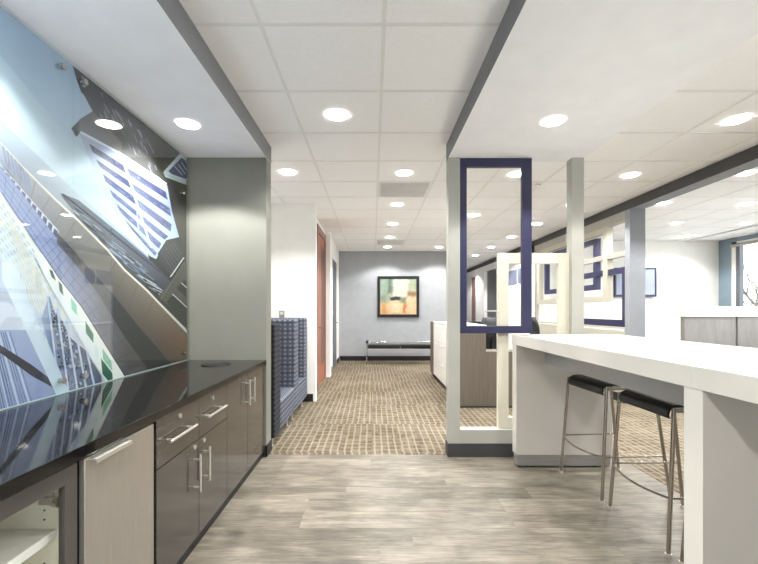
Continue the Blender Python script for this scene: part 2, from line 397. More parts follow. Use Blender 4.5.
# right posts and sill
PX0, PX1 = 0.668, 0.771
room('trim_1', bx(PX0, PX1, 3.57, 3.67, .237, S), M['post'], 'sage grey post at the corridor end of the partition')
room('trim_2', bx(1.763, 1.869, 3.57, 3.67, .237, S), M['post'], 'sage grey post rising behind the bar')
room('trim_3', bx(PX0, 1.869, 3.57, 3.67, .0, .237), M['post'], 'low sill joining the two posts')
room('baseboard_partition', B().box(PX0-.008, 1.875, 3.562, 3.57, 0, .118).box(PX0-.008, PX0, 3.57, 3.678, 0, .118).box(PX0-.008, 1.875, 3.67, 3.678, 0, .118), M['dark_base'], 'charcoal base of the low sill')
# beam, pillar, partition line X = 3.5
room('ceiling_beam', bx(3.50, 3.70, YB, 15.2, 2.68, CZ-.005), [M['beam'], M['pillar']], 'charcoal beam crossing the ceiling')
for p in bpy.data.objects['ceiling_beam'].data.polygons:
    if p.normal.z < -.9: p.material_index = 1
room('wall_pillar', bx(3.50, 3.71, 5.49, 5.60, 0, 2.68), M['pillar'], 'blue-grey pillar under the beam')
room('wall_partition_low', bx(3.505, 3.585, 5.60, 9.2, 0, .975), M['cream_far'], 'cream low wall under the frames')
room('baseboard_partition_low', B().box(3.495, 3.505, 5.60, 9.2, 0, .12), M['black_base'], 'dark baseboard under the frames')
room('trim_4', B().box(3.50, 3.60, 5.60, 9.2, 2.55, 2.68), M['greige'], 'greige header above the frames')
# framed office front beyond Y 9.2
room('trim_5', B().box(3.5, 3.6, 8.75, 9.45, 0, 2.68).box(3.5, 3.6, 9.45, 12.75, 2.52, 2.68).box(3.5, 3.6, 12.7, 13.75, 0, 2.68).box(3.5, 3.6, 13.75, 14.4, 2.45, 2.68).box(3.5, 3.6, 14.4, 15.2, 0, 2.68).box(3.52,3.58,9.45,12.7,0,.10)
     .box(3.53, 3.57, 11.0, 11.05, .1, 2.52), M['white_wall'], 'white posts and header of the glazed office front')
d = thing('door_3', (3.55, 14.07, 0), None, None); struct(d, 'narrow dark door in the glazed office front')
bx(3.52, 3.56, 13.77, 14.38, .01, 2.44).build('door_leaf', M['wood_frame'], d)
for z in (1.1,): B().cyl((3.52, 13.85, z), (3.46, 13.85, z), .012).cyl((3.46, 13.85, z-.1), (3.46, 13.85, z+.1), .01).build('door_handle', M['chrome'], d, smooth=True)
w = thing('window_2', (3.55, 11.0, 0), None, None); struct(w, 'glazed front of the far office')
bx(3.545, 3.553, 11.05, 12.7, .1, 2.52).build('pane', M['glass'], w)
bx(3.53, 3.57, 9.45, 11.0, .1, 1.93).build('white_panel', M['white_wall'], w)
B().box(3.53, 3.57, 9.45, 9.84, 1.95, 2.30).box(3.53, 3.57, 9.88, 10.95, 1.95, 2.30).build('blue_pane', M['frost'], w)
B().box(3.53, 3.57, 9.45, 11.0, 2.30, 2.52).box(3.53, 3.57, 9.84, 9.88, 1.93, 2.3).build('upper_panel', M['white_wall'], w)
bx(3.54, 3.56, 11.05, 12.7, 1.25, 1.29).build('glazing_film', M['white_lam'], w)
room('wall_office', B().box(5.2, 5.3, 8.9, 15.2, 0, CZ), M['roomgrey'], 'green-grey wall inside the far office')
room('wall_bright_back', bx(3.6, 7.6, 8.8, 8.9, 0, CZ), M['white_wall'], 'bright white wall of the lounge')
room('wall_window', B().box(7.55, 7.7, 8.475, 8.9, 0, CZ).box(7.55, 7.7, YB, 8.475, 0, .85).box(7.55, 7.7, YB, 8.475, 2.72, CZ).box(7.55, 7.7, 4.75, 5.05, .85, 2.72).box(7.55, 7.7, 1.4, 1.7, .85, 2.72), M['blue_wall'], 'slate blue window wall of the lounge')
for i, (a, c, lab) in enumerate(((5.05, 8.475, 'tall bright window beside the slate blue wall'), (1.7, 4.75, 'next window along the lounge wall'))):
    w = thing('window_%d' % (1 if i == 0 else 3), (7.6, (a + c) / 2, .85), None, None); struct(w, lab)
    mid = (a + c) / 2
    B().box(7.54, 7.6, a, a+.11, .85, 2.72).box(7.54, 7.6, c-.11, c, .85, 2.72).box(7.54, 7.6, a, c, .85, .91).box(7.54, 7.6, a, c, 2.66, 2.72).build('window_frame', M['white_lam'], w)
    B().box(7.53, 7.61, c-.2, c-.11, .91, 2.66).box(7.53, 7.61, mid-.03, mid+.03, .91, 2.66).build('mullion', M['door_grey'], w)
    bx(7.585, 7.592, a+.11, c-.11, .91, 2.66).build('pane', M['glass'], w)
    B().cyl((7.50, a+.05, 2.64), (7.50, c-.05, 2.64), .035).build('blind_roller', M['greige'], w, smooth=True)
room('trim_6', bx(6.78, 6.82, YB, 8.8, CZ-.02, CZ-.004), M['vent_dark'], 'slim dark slot in the lounge ceiling')
room('wall_back', B().box(-2.1, -.95, YB-.1, YB, 0, CZ).box(.7, 7.7, YB-.1, YB, 0, CZ).box(-.95, .7, YB-.1, YB, 2.3, CZ), M['end_wall'], 'unseen wall added behind the viewer to block light, with an open gap')  # added to hold back rear light; its gap lets some in
room('ground_outside', bx(7.8, 16, -4, 20, -.3, -.2), M['ground'], 'pale ground outside the window')

# ------------------------------------------------------------------ coloured print (polygons laid on one plane)
class Print:
    def __init__(s): s.v = []; s.f = []; s.c = []; s.k = 0
    def poly(s, pts, cols, step=0.00006):
        """pts (a,b) on the sheet, cols one rgb or one per point"""
        if isinstance(cols[0], (int, float)): cols = [cols] * len(pts)
        d = s.k * step; s.k += 1
        o = len(s.v); s.v += [(p[0], p[1], d) for p in pts]; s.f.append(list(range(o, o + len(pts)))); s.c += [rgb(c) for c in cols]
def clip(pts, cols, lo, hi, ax, b0, b1):
    def side(P_, C_, f):
        out = []; oc = []
        for i in range(len(P_)):
            a, b_ = P_[i-1], P_[i]; ca, cb = C_[i-1], C_[i]; da, db = f(a), f(b_)
            if (da >= 0) != (db >= 0):
                t = da / (da - db)
                out.append((a[0] + (b_[0]-a[0])*t, a[1] + (b_[1]-a[1])*t)); oc.append(tuple(ca[k] + (cb[k]-ca[k])*t for k in range(3)))
            if db >= 0: out.append(b_); oc.append(cb)
        return out, oc
    P_, C_ = list(pts), list(cols)
    for f in (lambda p: p[0]-lo, lambda p: hi-p[0], lambda p: p[1]-b0, lambda p: b1-p[1]):
        if len(P_) < 3: break
        P_, C_ = side(P_, C_, f)
    return P_, C_

GX = 1.652
Y0M, Y1M, Z0M, Z1M = 0.75, 3.565, 0.862, 2.645
mp_ = Print()
def mur(pts, cols):
    if isinstance(cols[0], (int, float)): cols = [cols] * len(pts)
    q = []
    for (x_, y_) in pts:
        Y = F * GX / (VX - x_); q.append((Y, HC + (VY - y_) * Y / F))
    a, c = clip(q, cols, Y0M, Y1M, 0, Z0M, Z1M)
    if len(a) >= 3: mp_.poly(a, c)
def lerp(a, b, t): return tuple(a[i] + (b[i]-a[i])*t for i in range(len(a)))
def bil(c, u, v): return lerp(lerp(c[0], c[1], u), lerp(c[3], c[2], u), v)
def line(a, b, w, col, col2=None):
    d = Vector((b[0]-a[0], b[1]-a[1])); n_ = Vector((-d.y, d.x)).normalized() * w / 2
    c2 = col2 or col
    mur([(a[0]-n_.x, a[1]-n_.y), (b[0]-n_.x, b[1]-n_.y), (b[0]+n_.x, b[1]+n_.y), (a[0]+n_.x, a[1]+n_.y)], [col, c2, c2, col])
def strip(top, bot, ct, cb):
    """band between two polylines of equal length"""
    for i in range(len(top)-1):
        mur([top[i], top[i+1], bot[i+1], bot[i]], [ct[i], ct[i+1], cb[i+1], cb[i]])
def grid(c, nu, nv, fu, fv, col, col2=None, jit=0, skip=0):
    for i in range(nu):
        for j in range(nv):
            if skip and random.random() < skip: continue
            u0, u1 = (i + fu) / nu, (i + 1 - fu) / nu; v0, v1 = (j + fv) / nv, (j + 1 - fv) / nv
            k = random.uniform(-jit, jit); cc = lerp(col, col2 or col, (u0 + v0) / 2); cc = tuple(max(0, min(255, q + k)) for q in cc)
            mur([bil(c, u0, v0), bil(c, u1, v0), bil(c, u1, v1), bil(c, u0, v1)], cc)
# sky
SK = [(-420, (-380, -200, 60, 190, 300, 520, 760)), (-60, (-80, 0, 70, 150, 250, 340, 520)), (0, (-20, 40, 100, 140, 220, 300, 440)), (75, (40, 90, 130, 175, 230, 300, 420)), (200, (110, 140, 175, 210, 260, 320, 400))]
SC = [(160, 184, 212), (170, 192, 216), (186, 204, 222), (196, 214, 228), (214, 228, 238), (222, 232, 240), (222, 232, 240)]
for a, b_ in zip(SK[:-1], SK[1:]):
    for k in range(6):
        w = (0, 12) if a[0] < 0 else (0, 0)
        mur([(a[0], a[1][k]), (b_[0], b_[1][k]), (b_[0], b_[1][k+1]), (a[0], a[1][k+1])], [SC[k], SC[k], SC[k+1], SC[k+1]])
# bright diagonal sheen in the sky
mur([(-60, -20), (0, 55), (58, 125), (100, 170), (62, 178), (0, 120), (-60, 60)], [(185, 205, 222), (190, 212, 228), (190, 208, 222), (205, 226, 236), (214, 228, 238), (226, 240, 248), (222, 238, 246)])
# pale band above the ridge
strip([(-120, 20), (0, 124), (42, 160), (74, 190), (100, 212), (150, 258)], [(-120, 50), (0, 143), (24, 169), (77, 220), (106, 249), (146, 290)],
      [(205, 220, 235), (205, 218, 232), (196, 206, 218), (198, 208, 216), (190, 206, 216), (150, 165, 180)], [(190, 200, 220), (190, 200, 222), (186, 194, 206), (170, 178, 184), (160, 168, 176), (150, 150, 155)])
# dark tower above
mur([(70, 56), (78, 68), (200, 170), (200, 330), (172, 290), (150, 262), (120, 150), (93, 112), (84, 95), (81, 92), (76, 78)],
    [(66, 68, 74), (62, 62, 66), (54, 50, 46), (40, 38, 34), (38, 37, 35), (44, 44, 46), (80, 76, 73), (74, 72, 71), (66, 66, 70), (56, 58, 64), (54, 56, 64)])
mur([(82, 76), (86, 80), (89, 84), (84, 88), (81, 84)], (150, 158, 168))
for k in range(46):     # lit streaks down the tower
    u = random.random(); x0 = 98 + 62*u; y0 = 86 + 58*u + random.uniform(4, 26 + 8*u)
    l = random.uniform(3, 9); c = random.choice([(130, 132, 145), (104, 106, 118), (160, 164, 180)])
    line((x0, y0), (x0 + l*.45, y0 + l), random.uniform(.5, 1.1), c)
mur([(150, 152), (188, 166), (200, 190), (186, 196), (160, 178)], (66, 62, 56))
# stepped roof of the banded building
mur([(73, 127), (80, 119), (93, 111), (122, 143), (120, 155), (100, 142), (80, 133), (76, 135)], [(92, 94, 100), (112, 112, 118), (104, 102, 100), (120, 112, 106), (120, 114, 108), (118, 118, 124), (130, 134, 146), (70, 72, 80)])
mur([(71, 128), (75, 126), (79, 134), (76, 137)], (66, 70, 80))
# banded building
LIL = (112, 116, 148); PALE = (198, 212, 238)
mur([(79, 132), (120, 153), (160, 178), (167, 186), (172, 212), (179, 237), (166, 240), (156, 259), (150, 256), (122, 226), (104, 192), (88, 156)],
    [(178, 184, 206), (164, 172, 196), (168, 180, 206), (150, 164, 198), (146, 160, 200), (176, 196, 222), (196, 216, 236), (204, 224, 240), (204, 224, 238), (200, 220, 236), (190, 208, 228), (180, 192, 216)])
edgeL = [(84, 138), (91, 154), (98, 168), (105, 184), (112, 198), (120, 214), (132, 230)]
edgeR = [(166, 189), (170, 205), (173, 222), (171, 236), (163, 242), (158, 252), (154, 258)]
for k in range(6):
    for (u0, u1) in ((0.04, 0.475), (0.50, 0.985)):
        a0 = lerp(edgeL[k], edgeR[k], u0); a1 = lerp(edgeL[k], edgeR[k], u1)
        b0 = lerp(edgeL[k+1], edgeR[k+1], u0); b1 = lerp(edgeL[k+1], edgeR[k+1], u1)
        p0 = lerp(a0, b0, .22); p1 = lerp(a1, b1, .22); p2 = lerp(a1, b1, .74); p3 = lerp(a0, b0, .74)
        f = k / 6; cA = lerp((88, 88, 108), (156, 168, 200), f); cB = lerp((58, 60, 100), (134, 148, 192), f)
        mur([p0, p1, p2, p3], [cA, cB, cB, lerp(cA, PALE, .25)])
        for q in range(1, 14):
            t = q/14; line(lerp(p0, p1, t), lerp(p3, p2, t), .35, lerp(cB, (40, 42, 78), .45))
        for q in range(8):
            t = random.random(); w_ = random.uniform(.2, .8); pp = lerp(lerp(p0, p1, t), lerp(p3, p2, t), w_); line(pp, (pp[0]+2.5, pp[1]+1.7), .5, lerp(cB, (210, 216, 235), .45))
line((80, 132), (121, 154), 2.2, (222, 226, 242)); line((121, 154), (166, 184), 1.8, (214, 224, 240))
line((121, 156), (151, 248), 1.8, (216, 224, 244))
# dark lattice block
mur([(157, 254), (166, 240), (175, 239), (184, 251), (183, 258), (170, 277)], [(66, 66, 72), (60, 60, 64), (56, 56, 58), (50, 50, 52), (48, 48, 50), (52, 52, 60)])
for k in range(6): line((160+2.6*k, 248-1.4*k + 2), (172+1.8*k, 270-3*k), .5, (96, 96, 104))
line((170, 277), (183.5, 257.5), 1.2, (225, 230, 240))
# box at the top right
mur([(163, 172), (180, 153), (200, 160), (200, 190), (165, 177)], [(226, 228, 232), (214, 216, 222), (205, 208, 214), (205, 208, 214), (226, 236, 236)])
mur([(168, 171), (181, 158), (200, 168), (200, 184), (171, 174)], (70, 80, 118))
for k in range(4): line((174+3.5*k, 166-2*k), (182+3*k, 175-1*k), .8, (200, 205, 215))
line((163.5, 173.5), (188, 184.5), 1.2, (190, 220, 214))
# dark mass between the banded building and the ridge
mur([(60, 193), (78, 200), (95, 214), (120, 234), (152, 262), (172, 283), (200, 310), (200, 346), (188, 331), (146, 289), (124, 269), (106, 248), (77, 219), (70, 206)],
    [(130, 136, 146), (118, 126, 138), (110, 122, 136), (104, 118, 140), (80, 86, 112), (60, 62, 80), (60, 58, 52), (46, 46, 44), (44, 44, 42), (54, 54, 56), (72, 72, 72), (86, 86, 88), (104, 108, 112), (124, 130, 138)])
for k in range(70):
    u = random.random(); x0 = 70 + 92*u; y0 = 203 + 82*u + random.uniform(0, 14)
    l = random.uniform(4, 14); c = random.choice([(150, 164, 186), (62, 64, 72), (50, 52, 58), (120, 134, 160), (180, 192, 210)])
    if y0 > 219 + (x0 - 77) * 1.02: continue
    line((x0, y0), (x0 + l, y0 + l*.78), random.uniform(.5, 1.3), c)
for k in range(26):
    u = k/26; a = (72 + 100*u, 204 + 80*u); line(a, (a[0] + 6, a[1] + 14*u + 4), .4, lerp((150, 160, 178), (96, 100, 118), u))
line((62, 194), (160, 272), 1.6, (70, 72, 78), (56, 58, 92))
for k in range(3): line((140+6*k, 276+6*k), (156+5*k, 285+5*k), .6, (220, 224, 230))
# right lower dark panels and column
mur([(184, 262), (200, 262), (200, 300), (168, 306), (158, 296), (172, 280)], (84, 82, 74))
for (p) in ([(176, 288), (184, 280), (200, 292), (200, 304), (186, 298)], [(166, 302), (173, 294), (190, 310), (200, 330), (184, 326)]): mur(p, (44, 46, 42))
line((172, 294), (200, 320), .9, (216, 218, 222)); line((181, 283), (200, 300), .9, (216, 218, 222)); line((160, 300), (184, 262), .6, (120, 118, 110))
# grey-beige parapet band under the ridge
RT = [(-120, 50), (0, 143), (24, 169), (53, 198), (77, 220), (106, 249), (124, 270), (146, 290), (200, 346)]
RB = [(-120, 60), (0, 162), (22, 190), (42, 214), (64, 241), (90, 270), (112, 294), (136, 324), (176, 370)]
strip(RT, RB, [(205, 212, 226), (204, 210, 222), (190, 192, 198), (170, 170, 172), (154, 154, 152), (138, 134, 128), (130, 122, 114), (128, 116, 104), (116, 92, 72)],
      [(190, 200, 220), (184, 192, 214), (168, 172, 182), (150, 150, 154), (132, 130, 132), (110, 106, 102), (96, 92, 88), (92, 84, 76), (84, 70, 58)])
mur([(150, 312), (200, 350), (200, 372), (176, 368), (160, 350)], [(112, 98, 86), (138, 92, 60), (120, 84, 56), (84, 66, 52), (86, 74, 64)])
for k in range(14):
    t = 0.1 + k * .066; i = min(7, int(t*8)); a = lerp(RT[i], RT[i+1], t*8-i); b_ = lerp(RB[i], RB[i+1], t*8-i)
    line(a, b_, .6, (150-4*k, 146-5*k, 142-6*k))
for i in range(8): line(RT[i], RT[i+1], 1.9 if i > 1 else 1.3, (240, 234, 224), (240, 232, 216))
# dentil strip
q0, q1 = (-60, 100), (58, 236)
mur([(-60, 96), (58, 231), (56, 242), (-60, 108)], (222, 226, 236))
for k in range(22):
    a = lerp(q0, q1, (k + .12) / 22); b_ = lerp(q0, q1, (k + .66) / 22); f = k/22
    mur([(a[0], a[1]-2.6), (b_[0]+1, b_[1]-2.6), (b_[0]-.5, b_[1]+4.4), (a[0]-1.5, a[1]+4.4)], lerp((176, 184, 204), (92, 100, 124), f))
for k in range(7): line((2+4*k, 146+4.5*k), (6+4*k, 166+4.5*k), 1.8, (164, 172, 198))
# lilac wall
LT = [(-100, 56), (0, 167), (30, 205), (56, 238), (72, 258), (100, 290), (130, 328), (168, 372)]
LB = [(-100, 70), (0, 193), (20, 222), (40, 253), (57, 278), (80, 307), (103, 343), (128, 384)]
strip(LT, LB, [(180, 190, 220), (178, 188, 220), (166, 178, 214), (150, 160, 198), (120, 126, 152), (104, 104, 112), (90, 86, 84), (70, 66, 64)],
      [(184, 194, 222), (182, 192, 224), (168, 180, 218), (160, 172, 212), (150, 160, 198), (136, 142, 168), (112, 112, 122), (80, 76, 74)])
for k in range(1, 4):
    for i in range(7): line(lerp(LT[i], LB[i], k/4), lerp(LT[i+1], LB[i+1], k/4), .5, lerp((150, 160, 195), (70, 66, 66), i/7))
for k in range(1, 24):
    t = k/24*7; i = min(6, int(t)); line(lerp(LT[i], LT[i+1], t-i), lerp(LB[i], LB[i+1], t-i), .5, lerp((152, 162, 196), (64, 62, 62), k/24))
# dark gutter along the lower edge of the parapet
strip([(56, 232), (66, 243), (90, 270), (112, 294), (136, 324), (176, 370)], [(56, 244), (64, 252), (84, 276), (100, 298), (122, 334), (152, 376)],
      [(96, 98, 106), (84, 84, 88), (78, 78, 80), (64, 66, 70), (52, 52, 54), (44, 42, 40)], [(110, 112, 124), (92, 92, 98), (86, 86, 90), (66, 68, 72), (56, 56, 58), (46, 44, 42)])
# white facade with green windows
FT = LB
FB = [(-100, 150), (-30, 215), (-10, 245), (8, 270), (20, 300), (38, 340), (58, 385), (66, 410)]
strip(FT, FB, [(238, 240, 244), (244, 244, 244), (246, 246, 240), (246, 246, 238), (244, 244, 236), (240, 240, 234), (236, 236, 232), (232, 230, 224)],
      [(224, 236, 246), (224, 236, 246), (226, 238, 246), (220, 232, 246), (206, 220, 240), (176, 192, 224), (152, 170, 208), (130, 148, 186)])
FL = lambda t: (lerp(FT[min(6, int(t*7))], FT[min(6, int(t*7))+1], t*7-min(6, int(t*7))))
FR = lambda t: (lerp(FB[min(6, int(t*7))], FB[min(6, int(t*7))+1], t*7-min(6, int(t*7))))
for k in range(16):     # columns of pale windows running away from the edge
    t = .18 + k*.036
    for j in range(9):
        a = lerp(FL(t), FR(t), .12 + j*.09); b_ = lerp(FL(t+.02), FR(t+.02), .12 + j*.09)
        c = random.choice([(206, 222, 222), (222, 226, 212), (196, 214, 232), (214, 228, 240)])
        a2 = lerp(FL(t), FR(t), .17 + j*.09); b2 = lerp(FL(t+.02), FR(t+.02), .17 + j*.09); mur([a, b_, b2, a2], c)
for k in range(9):
    s0 = (3 + 3.6*k, 205 + 7*k); line(s0, (s0[0] + 22 + k, s0[1] + 88), 0.9, (238, 238, 228), (246, 244, 232))
# mottled foliage reflections on the facade
mur([(48, 296), (60, 330), (84, 350), (100, 376), (104, 404), (72, 406), (58, 372), (46, 340), (40, 318)], [(140, 152, 178), (96, 104, 130), (84, 92, 116), (70, 80, 96), (70, 78, 92), (120, 130, 160), (124, 136, 170), (140, 154, 186), (170, 184, 210)])
for k in range(260):
    u, v = random.random(), random.random(); p = bil(((47, 300), (58, 318), (104, 398), (64, 400)), u, v)
    r_ = random.uniform(.6, 1.5); c = random.choice([(64, 72, 92), (90, 100, 128), (150, 162, 190), (176, 188, 214), (50, 56, 70)])
    mur([(p[0]-r_, p[1]-r_), (p[0]+r_, p[1]-r_*.6), (p[0]+r_*.8, p[1]+r_*1.3), (p[0]-r_*.7, p[1]+r_)], c)
for k in range(5): line((46+9.5*k, 296+12*k), (60+9.5*k, 410), 2.0, (190, 206, 230))
# white edge of the facade with green windows
strip([(40, 253), (57, 278), (80, 307), (103, 343), (128, 384)], [(32, 254), (46, 282), (64, 312), (86, 352), (108, 388)],
      [(246, 246, 240)]*5, [(236, 240, 240), (230, 238, 240), (226, 236, 240), (222, 232, 236), (226, 228, 224)])
for p, c in (([(47.5, 269), (51, 271), (54.5, 281), (50, 277)], (72, 84, 80)), ([(57, 281), (60.5, 285), (62, 296), (58, 291)], (88, 110, 102)),
             ([(69, 297), (75, 305), (76, 316), (70, 309)], (150, 214, 190)), ([(84, 321), (92, 334), (92, 343), (84.5, 333)], (74, 128, 104)),
             ([(101, 348), (110, 361), (111, 371), (101.5, 359)], (132, 190, 160)), ([(99.5, 358), (111, 373), (112, 387), (101, 374)], (36, 96, 74)),
             ([(93, 344), (97, 350), (97, 360), (93, 354)], (214, 232, 226))): mur(p, c)
line((40, 252), (57, 277.5), .8, (70, 76, 96)); line((57, 277.5), (80, 306.5), .8, (60, 64, 80)); line((80, 306.5), (128, 383), .9, (52, 54, 62)); line((0, 192.5), (40, 252), .7, (110, 118, 150))
# blue ribbed facade at the lower left
RF = ((-200, 330), (12, 300), (70, 418), (-200, 520))
mur([(-300, 250), (0, 262), (12, 290), (28, 324), (64, 395), (66, 420), (-300, 620)], [(200, 214, 234), (210, 222, 240), (206, 218, 236), (172, 184, 214), (150, 164, 202), (140, 154, 194), (130, 146, 190)])
mur([(-60, 300), (6, 302), (24, 318), (28, 330), (-60, 330)], [(216, 222, 234)]*5)
mur([(-60, 288), (18, 293), (22, 300), (-60, 300)], (190, 196, 214))
for k in range(34):
    x0 = -86 + 3.1*k; line((x0*.72 - 4, 332), (x0 + 22, 428), .8 if k % 4 else 1.8, (112, 124, 164) if k % 4 else (206, 218, 240))
for k in range(26):
    x0 = -85 + 3.1*k; line((x0*.72 - 3, 332), (x0 + 23.5, 428), .45, (96, 106, 146))
mur([(-60, 322), (0, 346), (30, 365), (53, 382), (56, 390), (30, 376), (0, 354), (-60, 334)], [(66, 68, 78)]*8)
mur([(8, 262), (16, 270), (30, 310), (50, 352), (68, 394), (68, 402), (58, 402), (20, 322), (0, 280), (0, 262)], [(232, 240, 248), (230, 240, 248), (210, 226, 240), (198, 218, 232), (190, 212, 226), (190, 212, 226), (200, 222, 234), (222, 234, 246), (230, 240, 248), (234, 242, 250)])
def build_print(pr, name, mat, fn, parent=None, origin=(0, 0, 0), keep=False):
    me = bpy.data.meshes.new(name)
    me.from_pydata([tuple(Vector(fn(*v)) - Vector(origin)) for v in pr.v], [], pr.f)
    ca = me.color_attributes.new('Col', 'FLOAT_COLOR', 'POINT')
    for i, c in enumerate(pr.c): ca.data[i].color = c
    me.materials.append(mat); o = bpy.data.objects.new(name, me); COL.objects.link(o)
    if parent is not None: o.parent = parent
    else: o.location = origin
    return o
mw = thing('printed_mural', (-1.655, 2.15, Z0M), 'printed mural of glass office towers and pale sky covering the left wall', 'mural')
build_print(mp_, 'print', M['mural'], lambda a, b_, d: (-GX + d/(mp_.k*.00006)*.009, a, b_), mw, (-1.655, 2.15, Z0M))
bx(-1.66, -1.6525, Y0M, Y1M, Z0M, Z1M).build('backing', M['white_lam'], mw)
for (a, c, lab, nbs) in ((0.75, 2.189, 'near glass sheet over the pale sky part of the mural', ((2.11, 2.575), (2.11, .93), (.85, 2.575), (.85, .93))),
                    (2.194, 3.562, 'far glass sheet over the dark tower part of the mural', ((2.27, 2.585), (2.27, .93), (3.47, .93), (3.47, 2.30)))):
    gp = thing('glass_panel', (-1.632, (a+c)/2, .86), lab, 'glass panel')
    bx(-1.634, -1.626, a, c, .861, 2.645).build('pane', M['mural_glass'], gp)
    B().box(-1.635, -1.6252, a, c, .8602, .8625).build('polished_edge', M['glass_edge'], gp)
    for (yy, zz) in nbs:
        B().cyl((-1.6425, yy, zz), (-1.616, yy, zz), .013, n=20).cyl((-1.626, yy, zz), (-1.615, yy, zz), .017, n=20).build('standoff', M['chrome'], gp, smooth=True)

# ------------------------------------------------------------------ left run: worktop and cabinets
FX = -0.96
CT = 0.858
wt = B(); wt.box(-1.652, -0.943, 0.2, 3.567, CT-.041, CT)
wto = wt.build('worktop', M['granite'], bevel=.003); tag(wto, 'long polished black stone worktop under the mural', 'worktop')
gr = B().lathe([(.0, .001), (.098, .001), (.104, .006), (.112, .006), (.114, 0.0), (.0, 0.0)], (-1.27, 3.26, CT+.0005), 40).build('grommet', M['black'], wto, smooth=True)
gr.location = (0, 0, 0)
def bar_handle(p0, p1, face_x, bar_x, parent):
    """bar pull between two points (y,z) with two posts back to the face"""
    b = B(); a = Vector((bar_x, p0[0], p0[1])); c = Vector((bar_x, p1[0], p1[1]))
    b.cyl(a, c, .0065, n=12)
    for t in (.13, .87):
        q = a.lerp(c, t); b.cyl((face_x - .001, q.y, q.z), q, .005, n=10)
    return b.build('handle', M['nickel'], parent, smooth=True)
def lock(y_, z_, parent): B().cyl((FX-.002, y_, z_), (FX+.007, y_, z_), .012, n=18).build('lock', M['nickel'], parent, smooth=True)
def front(name, y0, y1, z0, z1, parent): return bx(FX-.019, FX, y0, y1, z0, z1).build(name, M['lam'], parent, bevel=.0012)
def carcass(y0, y1, parent):
    bx(-1.645, FX-.0195, y0, y1, .06, .812).build('body', M['dark_carcass'], parent)
    bx(-1.60, FX-.014, y0, y1, 0, .0595).build('toe_kick', M['black'], parent)
c1 = thing('base_cabinet', (-1.3, 2.22, 0), 'taupe gloss cabinet with two drawers over two doors, right of the steel fridge', 'cabinet', None)
carcass(1.775, 2.652, c1)
dr = front('drawer', 1.787, 2.222, .591, .810, c1); bar_handle((1.84, .697), (2.12, .697), FX, -.925, dr); lock(2.0, .775, dr)
dr = front('drawer', 2.226, 2.650, .591, .810, c1); bar_handle((2.27, .697), (2.55, .697), FX, -.925, dr); lock(2.41, .775, dr)
dr = front('door', 1.787, 2.222, .062, .587, c1); bar_handle((2.16, .525), (2.16, .325), FX, -.925, dr); lock(2.165, .562, dr)
dr = front('door', 2.226, 2.650, .062, .587, c1); bar_handle((2.285, .525), (2.285, .335), FX, -.925, dr); lock(2.285, .562, dr)
c2 = thing('base_cabinet', (-1.3, 3.1, 0), 'taupe gloss two-door cabinet at the far end of the worktop beside the grey wall', 'cabinet')
carcass(2.654, 3.565, c2)
dr = front('door', 2.654, 3.086, .062, .810, c2); bar_handle((3.03, .775), (3.03, .585), FX, -.925, dr)
dr = front('door', 3.090, 3.492, .062, .810, c2); bar_handle((3.15, .775), (3.15, .585), FX, -.925, dr)
front('filler', 3.496, 3.566, .062, .810, c2)
# under-counter fridge
fr = thing('refrigerator', (-1.3, 1.535, 0), 'stainless under-counter fridge door with thin top pull lip', 'refrigerator')
bx(-1.62, FX-.01, 1.328, 1.742, .05, .80).build('body', M['dark_carcass'], fr)
bx(FX-.009, FX+.012, 1.326, 1.744, .075, .809).build('door', M['steel'], fr, bevel=.003)
B().prism([(FX+.010, .807), (FX+.040, .803), (FX+.042, .790), (FX+.038, .790), (FX+.035, .799), (FX+.010, .803)], 'y', 1.34, 1.54).build('handle', M['nickel'], fr)
bx(-1.6, FX-.04, 1.33, 1.74, 0, .05).build('toe_kick', M['black'], fr)
# glass-door cabinet
gc = thing('base_cabinet', (-1.3, .88, 0), 'cabinet with framed glass door and cream shelf, nearest the camera', 'cabinet')
B().box(-1.645, FX-.021, 1.288, 1.312, .06, .812).box(-1.645, FX-.021, .45, .474, .06, .812).box(-1.645, -1.625, .45, 1.312, .06, .812).box(-1.645, FX-.021, .45, 1.312, .06, .08).box(-1.645, FX-.021, .45, 1.312, .795, .812).build('body', M['cream_in'], gc)
bx(-1.62, FX-.05, .475, 1.287, .572, .600).build('shelf', M['white_lam'], gc, bevel=.002)
for zz in (.66, .63, .49, .40, .31):
    B().cyl((-1.05, 1.2885, zz), (-1.05, 1.2865, zz), .0032, n=10).build('shelf_pin_hole', M['black'], gc)
for (a, c) in ((.884, 1.308), (.454, .880)):
    fb = B(); fw = .052
    fb.box(FX-.02, FX, a, a+fw, .065, .806).box(FX-.02, FX, c-fw, c, .065, .806).box(FX-.02, FX, a+fw, c-fw, .065, .065+fw).box(FX-.02, FX, a+fw, c-fw, .806-fw, .806)
    do = fb.build('door', M['alu'], gc)
    bx(FX-.013, FX-.009, a+fw, c-fw, .065+fw, .806-fw).build('pane', M['glass'], do)
    if a > .6:
        for zz in (.70, .17):
            hg = B().cyl((FX-.022, 1.262, zz), (FX-.034, 1.262, zz), .017, n=20).box(FX-.085, FX-.03, 1.268, 1.284, zz-.008, zz+.008).box(FX-.10, FX-.055, 1.276, 1.2875, zz-.018, zz+.018).cyl((FX-.045, 1.262, zz-.012), (FX-.045, 1.262, zz+.012), .006).build('hinge', M['chrome'], do, smooth=True)
bx(-1.6, FX-.055, .45, 1.31, 0, .06).build('toe_kick', M['black'], gc)

